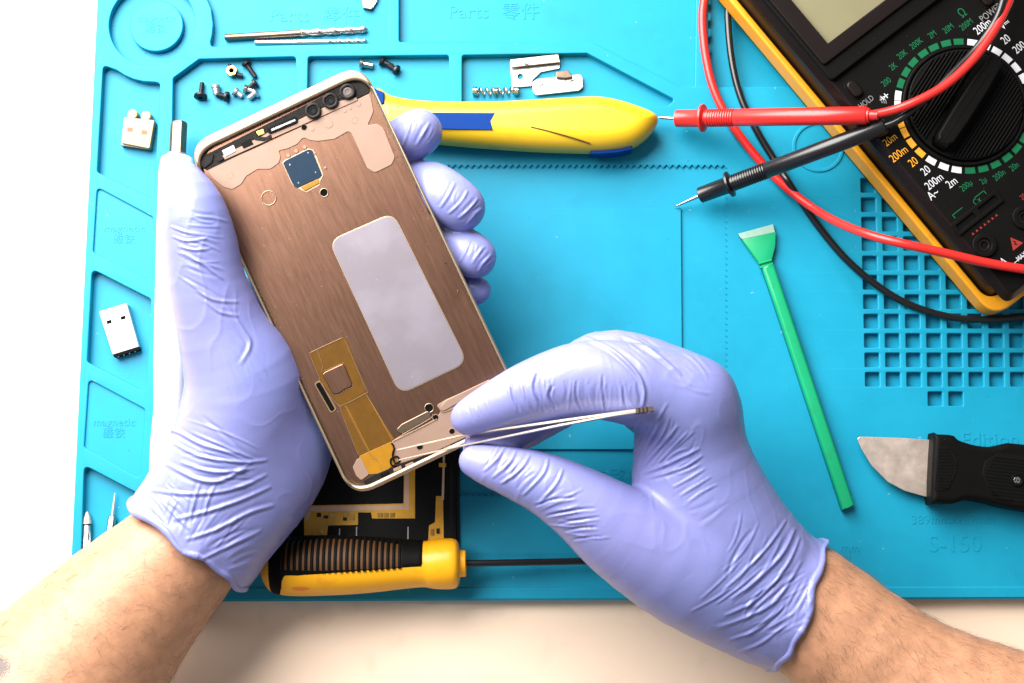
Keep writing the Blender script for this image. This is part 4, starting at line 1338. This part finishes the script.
# ------------------------------------------------------------------ hands
def fold(me, lines, gain=1.0):
    """press creases and folds into the surface: lines = [(amplitude mm, width px, [(px,py)...])]; negative digs in"""
    co, no = get(me)
    p = proj(co)
    up = np.clip((no @ np.array(CROT @ Vector((0, 0, 1)))) * 2.2, 0, 1)
    disp = np.zeros(len(co))
    for A, wd, pl in lines:
        pl = [tuple(q) for q in smoothline([(x, y, 0) for x, y in pl], 5)]
        q = np.array([(x, y) for x, y, _ in pl])
        lo_, hi_ = q.min(0) - wd * 5, q.max(0) + wd * 5
        idx = np.where((p > lo_).all(1) & (p < hi_).all(1))[0]
        if not len(idx):
            continue
        A, wd = A * .85, wd * .72
        best = np.full(len(idx), 1e9)
        bt = np.zeros(len(idx))
        sg = np.zeros(len(idx))
        n = len(q) - 1
        for i in range(n):
            a, b = q[i], q[i + 1]
            ba = b - a
            r = p[idx] - a
            t = np.clip((r @ ba) / (ba @ ba + 1e-9), 0, 1)
            d = np.linalg.norm(r - t[:, None] * ba, axis=1)
            m = d < best
            best[m] = d[m]
            bt[m] = (i + t[m]) / n
            sg[m] = np.sign(ba[0] * r[m, 1] - ba[1] * r[m, 0])
        tap = np.sin(np.pi * np.clip(bt, 0, 1)) ** .6
        s = best * sg
        prof_ = np.exp(-(best / wd) ** 2) - .45 * np.exp(-((s - 2.0 * wd) / (1.3 * wd)) ** 2) - .25 * np.exp(-((s + 2.1 * wd) / (1.3 * wd)) ** 2)
        disp[idx] += A * tap * prof_
    co = co + no * (disp * up * gain)[:, None]
    me.vertices.foreach_set('co', co.astype(np.float32).ravel())
    me.update()


def ripple(me, c, axis, reach, amp, freq, seed):
    """loose folds of thin rubber gathering towards the cuff"""
    co, no = get(me)
    c, axis = np.array(c), np.array(axis)
    s = (co - c) @ axis
    wgt = np.clip(1 + s / reach, 0, 1) ** 1.5
    out = np.zeros(len(co))
    off = Vector((seed * 3.1, seed * 7.7, 0))
    ids = np.where(wgt > .02)[0]
    for i in ids:
        v = Vector(co[i])
        out[i] = 1 - 2 * abs(noise.noise((v + Vector(axis) * (-.45 * float(s[i]))) * freq + off)) + .5 * noise.noise(v * freq * 2.3 + off)
    co = co + no * (out * wgt * amp)[:, None]
    me.vertices.foreach_set('co', co.astype(np.float32).ravel())
    me.update()


def crinkle(me, amp, freq, seed):
    """fine irregular creases of thin rubber, in patches"""
    co, no = get(me)
    out = np.zeros(len(co))
    off = Vector((seed * 5.3, 11.1, seed * 2.9))
    for i, q in enumerate(co):
        v = Vector(q)
        m = noise.noise(v * .035 + off) * 1.6 + .35
        if m <= 0:
            continue
        wv = v + noise.noise_vector(v * .05 + off) * 7
        r = 1 - abs(noise.noise(Vector((wv.x, wv.y * .45, wv.z * .6)) * freq + off)) * 5
        if r > 0:
            out[i] = r * r * min(m, 1)
        out[i] += .5 * noise.noise(v * .12 + off)
    co = co + no * (out * amp)[:, None]
    me.vertices.foreach_set('co', co.astype(np.float32).ravel())
    me.update()


def creases(seed, cx_, cy_, ang, length, step, n, amp, wd, fan=0.0, curve=.12):
    """a gathering of n thin folds round a joint: each runs at ang degrees (down is positive), one step px beside the last"""
    r = np.random.default_rng(seed)
    out = []
    for i in range(n):
        o_ = (i - (n - 1) / 2) * step + r.normal(0, step * .22)
        a_ = math.radians(ang + fan * (i - (n - 1) / 2) + r.normal(0, 4))
        dx, dy = math.cos(a_), math.sin(a_)
        nx, ny = -math.sin(math.radians(ang)), math.cos(math.radians(ang))
        L = length * r.uniform(.55, 1.1)
        sh = r.normal(0, length * .12)
        bend = r.normal(0, curve) * L
        pts_ = [(cx_ + nx * o_ + dx * (t * L + sh) + nx * bend * (1 - 4 * t * t) * .5, cy_ + ny * o_ + dy * (t * L + sh) + ny * bend * (1 - 4 * t * t) * .5) for t in (-.5, -.25, 0, .25, .5)]
        out.append((amp * r.uniform(.45, 1.1) * (1 if r.random() < .7 else -1), wd * r.uniform(.8, 1.3), pts_))
    return out


person = thing('person', 'person in lavender nitrile gloves with bare hairy forearms, holding a phone frame and tweezers', 'person', (0, -150, ZT))


def skin_material():
    m = M('skin', (0.41, 0.208, 0.118), 0.46, var=0.17, vscale=190, bump=0.45, bscale=900, bdist=0.2, sss=0.35, sssr=(1, .35, .2), spec=.4)
    return m


m_skin = skin_material()
specks(m_skin, 1500, .66, (.22, .10, .06), .45, .05)
m_skin_ink = skin_material()
nt_ = m_skin_ink.node_tree
pb_ = nt_.nodes["Principled BSDF"]
src_ = pb_.inputs['Base Color'].links[0].from_socket
tc_ = nt_.nodes.new('ShaderNodeTexCoord')
nz_ = nt_.nodes.new('ShaderNodeTexNoise')
nz_.inputs['Scale'].default_value = 260
vm_ = nt_.nodes.new('ShaderNodeVectorMath')
vm_.operation = 'DISTANCE'
vm_.inputs[1].default_value = (P(1, 674, 71) - ORG['person']) * S
nt_.links.new(tc_.outputs['Object'], vm_.inputs[0])
ad_ = nt_.nodes.new('ShaderNodeMath')
ad_.operation = 'MULTIPLY_ADD'
ad_.inputs[1].default_value = .006
nt_.links.new(nz_.outputs[0], ad_.inputs[0])
nt_.links.new(vm_.outputs['Value'], ad_.inputs[2])
mr_ = nt_.nodes.new('ShaderNodeMapRange')
mr_.inputs[1].default_value, mr_.inputs[2].default_value = .0088, .0098
mr_.inputs[3].default_value, mr_.inputs[4].default_value = .85, 0
nt_.links.new(ad_.outputs[0], mr_.inputs[0])
mx_ = nt_.nodes.new('ShaderNodeMixRGB')
mx_.inputs[2].default_value = (.03, .03, .035, 1)
nt_.links.new(mr_.outputs[0], mx_.inputs[0])
nt_.links.new(src_, mx_.inputs[1])
nt_.links.new(mx_.outputs[0], pb_.inputs['Base Color'])
m_hair = M('hair_brown', (0.085, 0.045, 0.025), 0.5)
m_ink = M('tattoo_ink', (0.10, 0.10, 0.11), 0.5)


def add_hair(arm_me, parent, n, axis, region, seed):
    """short body hairs lying along the arm"""
    r = np.random.default_rng(seed)
    co, no = get(arm_me)
    co = co / S + np.array(ORG[parent.name])
    p = proj(co)
    up = no @ np.array((0, 0, 1.0))
    ok = np.where((up > -.25) & region(p))[0]
    pick = r.choice(ok, n)
    axis = np.array(axis)
    verts, faces = [], []
    for i in pick:
        nn = no[i]
        t = axis + r.normal(0, .4, 3)
        t = t - nn * (t @ nn)
        t /= np.linalg.norm(t) + 1e-9
        sd_ = np.cross(nn, t)
        L = r.uniform(3, 8.5)
        wd = r.uniform(.018, .034)
        bend = r.normal(0, .35)
        base = len(verts)
        for k in range(4):
            s_ = k / 3
            q = co[i] - nn * .1 + t * L * s_ + nn * (L * (.30 * s_ - .16 * s_ * s_)) + sd_ * (bend * L * s_ * s_ * .5)
            w_ = wd * (1 - .8 * s_)
            verts += [q - sd_ * w_, q + sd_ * w_, q + nn * w_ * 1.4]
        for k in range(3):
            b0 = base + 3 * k
            for j in range(3):
                faces.append((b0 + j, b0 + (j + 1) % 3, b0 + 3 + (j + 1) % 3, b0 + 3 + j))
    me = bpy.data.meshes.new('arm_hair')
    me.from_pydata([tuple(v) for v in verts], [], faces)
    o = link('arm_hair', me, m_hair, parent, None, 180)
    o['kind'] = 'stuff'


def cut(D, X, Y, Z, c, ax_, arm=None, wall=1.1):
    """end the glove in a cuff: plane through c with outward axis ax_, a rolled hem, hollow round the arm"""
    pl_ = (X - c[0]) * ax_[0] + (Y - c[1]) * ax_[1] + (Z - c[2]) * ax_[2]
    pl_ = pl_ + .9 * np.sin(.17 * X - .21 * Y + 1.0) + .5 * np.sin(.31 * Y + .4 * Z) + .35 * np.sin(.6 * X - .2 * Z)
    hem = np.sqrt(D ** 2 + (pl_ + .6) ** 2) - .85
    G = np.maximum(D, pl_)
    hollow = np.maximum(D + wall, -(pl_ + 9.0))
    G = np.maximum(G, -hollow)
    return np.minimum(G, hem)


# ---- the arm and hand that hold the phone
armL = [(205, 520, 33, 54), (188, 546, 33, 57), (119, 617, 36, 74), (48, 702, 42, 94), (-10, 780, 50, 112)]
D, X, Y, Z, lo, vx = field([(6, armL)], vox=1.0)
me = mesh_from(D, lo, vx, 'forearm')
relax(me, 2)
faL = link('forearm', me, m_skin_ink, person, None, 180)
add_hair(me, faL, 2600, tuple(-(P(119, 617, 36) - P(205, 520, 33)).normalized() * .6 + Vector((.3, -.5, 0))), lambda p: p[:, 1] > 545, 3)

chL = [
    (3, [(285, 405, 20, 46), (298, 350, 18, 44), (320, 310, 17, 38)]),
    (2, [(310, 300, 23, 30), (362, 200, 28, 26), (396, 150, 42, 24), (420, 132, 52, 23)]),
    (1.2, [(330, 315, 22, 30), (392, 205, 29, 26), (424, 187, 44, 25), (444, 196, 51, 25.5), (462, 208, 52, 23.5)]),
    (1.2, [(340, 335, 22, 28), (418, 262, 27, 24), (449, 246, 40, 23), (475, 257, 47, 21.5)]),
    (1.2, [(345, 360, 22, 24), (428, 304, 24, 18), (460, 292, 34, 17), (479, 290, 38, 12)]),
    (6, [(236, 300, 40, 24), (262, 320, 26, 34), (285, 360, 22, 40)]),
    (10, [(268, 400, 28, 46), (278, 445, 28, 53), (255, 495, 32, 50), (222, 535, 33, 44)]),
    (9, [(183, 180, 68, 19), (193, 207, 69, 29), (200, 240, 66, 34.5), (208, 285, 61, 37), (224, 335, 54, 44), (244, 385, 46, 57), (236, 440, 40, 60), (210, 497, 35, 62), (190, 541, 33, 67), (176, 561, 33, 69)]),
]
D, X, Y, Z, lo, vx = field(chL)
cL = np.array(P(189, 546, 33))
aL = P(119, 617, 36) - P(205, 508, 33)
aL = np.array(aL.normalized())
D = cut(D, X, Y, Z, cL, aL)
me = mesh_from(D, lo, vx, 'glove')
relax(me, 2)
crinkle(me, .17, .11, 1)
ripple(me, cL, aL, 30, .8, .07, 1)
fold(me, [
    (.9, 2.2, [(160, 430), (178, 432), (205, 446), (240, 454)]), (.8, 2.0, [(172, 442), (200, 456), (240, 462), (268, 460)]), (.9, 2.2, [(180, 462), (215, 472), (255, 468)]),
    (1.0, 2.5, [(165, 463), (200, 480), (225, 479), (252, 462)]), (.8, 2.2, [(150, 490), (190, 494), (230, 490), (268, 474)]), (.9, 2.4, [(172, 520), (205, 512), (240, 500), (272, 486)]),
    (.7, 2.0, [(160, 500), (175, 515), (190, 530)]), (.8, 2.0, [(200, 482), (193, 505), (190, 522)]), (.7, 2.0, [(215, 484), (208, 500), (203, 520)]), (.9, 2.3, [(185, 540), (215, 530), (250, 512), (275, 505)]), (.8, 2.2, [(200, 560), (230, 545), (262, 530)]),
    (.6, 1.6, [(170, 226), (186, 232), (205, 236)]), (.6, 1.6, [(172, 236), (188, 241), (208, 238)]), (.7, 1.8, [(180, 252), (200, 262), (224, 280)]), (.5, 1.6, [(178, 246), (195, 250), (212, 248)]), (.45, 1.5, [(190, 217), (205, 222), (215, 222)]),
    (.5, 2.0, [(196, 290), (215, 300), (240, 302)]), (.6, 2.5, [(222, 300), (243, 330), (250, 345), (240, 365)]), (.5, 2.0, [(205, 300), (220, 312), (240, 316)]),
    (.7, 1.7, [(455, 182), (448, 196), (440, 208)]), (.7, 1.7, [(468, 190), (460, 203), (448, 214)]), (.7, 1.6, [(478, 198), (470, 208), (458, 219)]), (.6, 1.6, [(482, 208), (474, 215), (466, 225)]),
    (.5, 1.6, [(485, 246), (478, 254), (472, 264)]), (.6, 1.6, [(492, 254), (484, 262), (478, 272)]), (.5, 1.6, [(470, 240), (466, 250), (460, 262)]),
    (.5, 1.7, [(430, 122), (424, 132), (416, 146)]), (.5, 1.7, [(412, 118), (408, 132), (402, 148)])]
     + creases(1, 205, 232, 12, 40, 5.5, 8, .36, 1.7, 2) + creases(2, 205, 275, 22, 46, 7, 6, .32, 1.8, 3) + creases(3, 222, 462, 14, 80, 6.5, 10, .42, 1.8, -4)
     + creases(4, 195, 520, -62, 44, 7, 11, .36, 1.9, 3) + creases(5, 240, 545, -28, 50, 6, 7, .38, 1.9, 2) + creases(6, 170, 505, 42, 40, 6, 7, .36, 1.8, 3)
     + creases(7, 240, 370, 60, 50, 9, 5, .2, 2.2, 6) + creases(8, 466, 206, -52, 22, 4, 7, .3, 1.4, 8) + creases(9, 482, 258, -58, 18, 4, 6, .3, 1.4, 8) + creases(10, 424, 134, -60, 20, 5, 5, .25, 1.5, 4), 1.0)
link('glove', me, m_glove, faL, None, 180)

# ---- the arm and hand that hold the tweezers
armR = [(775, 588, 40, 54), (802, 606, 40, 61), (905, 684, 42, 68), (1012, 745, 46, 88), (1090, 790, 50, 100)]
D, X, Y, Z, lo, vx = field([(6, armR)], vox=1.0)
me = mesh_from(D, lo, vx, 'forearm')
relax(me, 2)
faR = link('forearm', me, m_skin, person, None, 180)
add_hair(me, faR, 3600, tuple((P(905, 684, 42) - P(802, 606, 40)).normalized() * .5 + Vector((.1, -.6, 0))), lambda p: p[:, 0] > 815, 4)

chR = [
    (3, [(688, 430, 36, 38), (630, 390, 36, 30), (590, 388, 36, 20)]),
    (2, [(478, 447, 59, 15), (510, 433, 57, 21), (555, 400, 56, 29), (600, 369, 58, 36), (650, 379, 60, 39), (695, 405, 57, 41)]),
    (2.0, [(467, 418, 67, 16.5), (500, 404, 70, 24), (540, 389, 73, 31), (588, 379, 74, 37), (640, 386, 73, 40), (690, 403, 68, 42)]),
    (9, [(690, 403, 66, 42), (707, 470, 57, 47), (738, 540, 48, 56), (770, 582, 42, 58)]),
    (7, [(668, 432, 56, 32), (680, 500, 53, 46), (700, 540, 50, 50)]),
    (3, [(474, 461, 65, 15), (505, 470, 67, 22), (545, 484, 67, 29), (585, 507, 65, 36), (627, 536, 60, 46), (690, 569, 52, 57), (762, 604, 43, 56), (799, 605, 40, 64), (818, 613, 40, 65)]),
]
D, X, Y, Z, lo, vx = field(chR)
cR_ = np.array(P(800, 605, 40))
aR = P(826, 617, 40.5) - P(800, 605, 40)
aR = np.array(aR.normalized())
D = cut(D, X, Y, Z, cR_, aR)
me = mesh_from(D, lo, vx, 'glove')
relax(me, 2)
crinkle(me, .17, .11, 2)
ripple(me, cR_, aR, 24, .8, .08, 2)
fold(me, [
    (1.3, 2.2, [(578, 335), (600, 344), (618, 355), (637, 374), (644, 391), (642, 408)]), (1.0, 2.2, [(622, 336), (640, 344), (658, 356), (682, 376)]),
    (-1.0, 1.7, [(511, 383), (513, 396), (520, 412)]), (-1.1, 1.7, [(538, 372), (534, 385), (537, 398), (545, 412)]), (-1.1, 1.7, [(553, 385), (549, 396), (556, 409)]), (-.8, 1.5, [(577, 380), (576, 396), (582, 412)]), (-.7, 1.5, [(603, 374), (603, 392), (606, 410)]), (-.5, 1.5, [(624, 385), (624, 398), (627, 410)]),
    (.5, 2.0, [(520, 385), (524, 396), (530, 408)]), (.4, 2.0, [(590, 384), (590, 396), (594, 410)]),
    (.9, 1.8, [(505, 446), (498, 458), (483, 472)]), (.9, 1.8, [(530, 454), (520, 470), (500, 484)]), (.8, 1.8, [(548, 458), (543, 474), (522, 496)]), (.8, 1.8, [(516, 450), (509, 463), (492, 478)]), (.7, 1.8, [(563, 468), (556, 484), (538, 504)]),
    (-.8, 1.6, [(535, 506), (552, 500), (574, 497)]), (-.8, 1.6, [(546, 516), (570, 511), (596, 508)]), (-.7, 1.5, [(558, 524), (578, 520), (600, 517)]), (-.6, 1.5, [(564, 531), (580, 528), (598, 527)]), (-.5, 1.5, [(572, 540), (588, 537), (604, 537)]),
    (.8, 2.0, [(636, 470), (647, 446), (662, 420)]), (.8, 2.0, [(639, 470), (660, 447), (678, 425)]), (.9, 2.0, [(642, 474), (670, 463), (700, 448)]), (.7, 1.8, [(648, 478), (682, 468), (703, 455)]), (.5, 1.6, [(672, 488), (690, 478), (706, 468)]), (.45, 1.6, [(680, 496), (696, 486), (712, 476)]),
    (.6, 1.6, [(634, 462), (638, 440), (646, 424)]), (.5, 1.6, [(628, 446), (632, 432), (640, 420)]), (.6, 1.7, [(656, 465), (672, 448), (688, 432)]), (.4, 1.6, [(688, 502), (702, 492), (718, 484)]),
    (.8, 1.8, [(722, 592), (745, 570), (768, 546), (787, 519)]), (1.0, 2.4, [(730, 600), (762, 575), (783, 552), (795, 528)]), (.6, 1.5, [(716, 604), (742, 585), (764, 566)]), (.9, 2.0, [(724, 616), (758, 598), (786, 566), (800, 536)]),
    (.5, 1.4, [(742, 604), (764, 588), (778, 572)]), (.8, 2.2, [(716, 628), (748, 616), (776, 600), (802, 560)]), (.7, 1.6, [(728, 640), (760, 628), (784, 606)]), (.5, 1.4, [(744, 636), (764, 622), (780, 606)]), (.7, 1.8, [(738, 652), (762, 642), (786, 624)]),
    (.35, 1.6, [(700, 600), (724, 578), (744, 556)]), (.35, 1.6, [(690, 612), (712, 600), (730, 588)])]
     + creases(21, 543, 392, 82, 34, 7, 9, .4, 1.5, -2) + creases(22, 612, 394, 88, 30, 6.5, 9, .34, 1.5, 1) + creases(23, 668, 446, -48, 46, 5.5, 12, .42, 1.6, 4)
     + creases(24, 510, 466, -54, 30, 5, 10, .42, 1.5, 2) + creases(25, 566, 510, -12, 46, 5, 10, .4, 1.5, 4) + creases(26, 757, 572, -46, 74, 5.5, 14, .45, 1.7, 2)
     + creases(27, 770, 612, -40, 50, 6, 9, .42, 1.8, 3) + creases(28, 700, 500, -34, 40, 7, 6, .2, 1.7, 3) + creases(29, 690, 372, 40, 46, 8, 5, .26, 1.8, -4) + creases(30, 800, 600, -62, 60, 5, 5, .4, 1.8, 2)
     + creases(31, 480, 412, 70, 22, 6, 4, .2, 1.5, 2) + creases(32, 640, 350, 38, 40, 6, 5, .3, 1.6, 3), 1.0)
link('glove', me, m_glove, faR, None, 180)
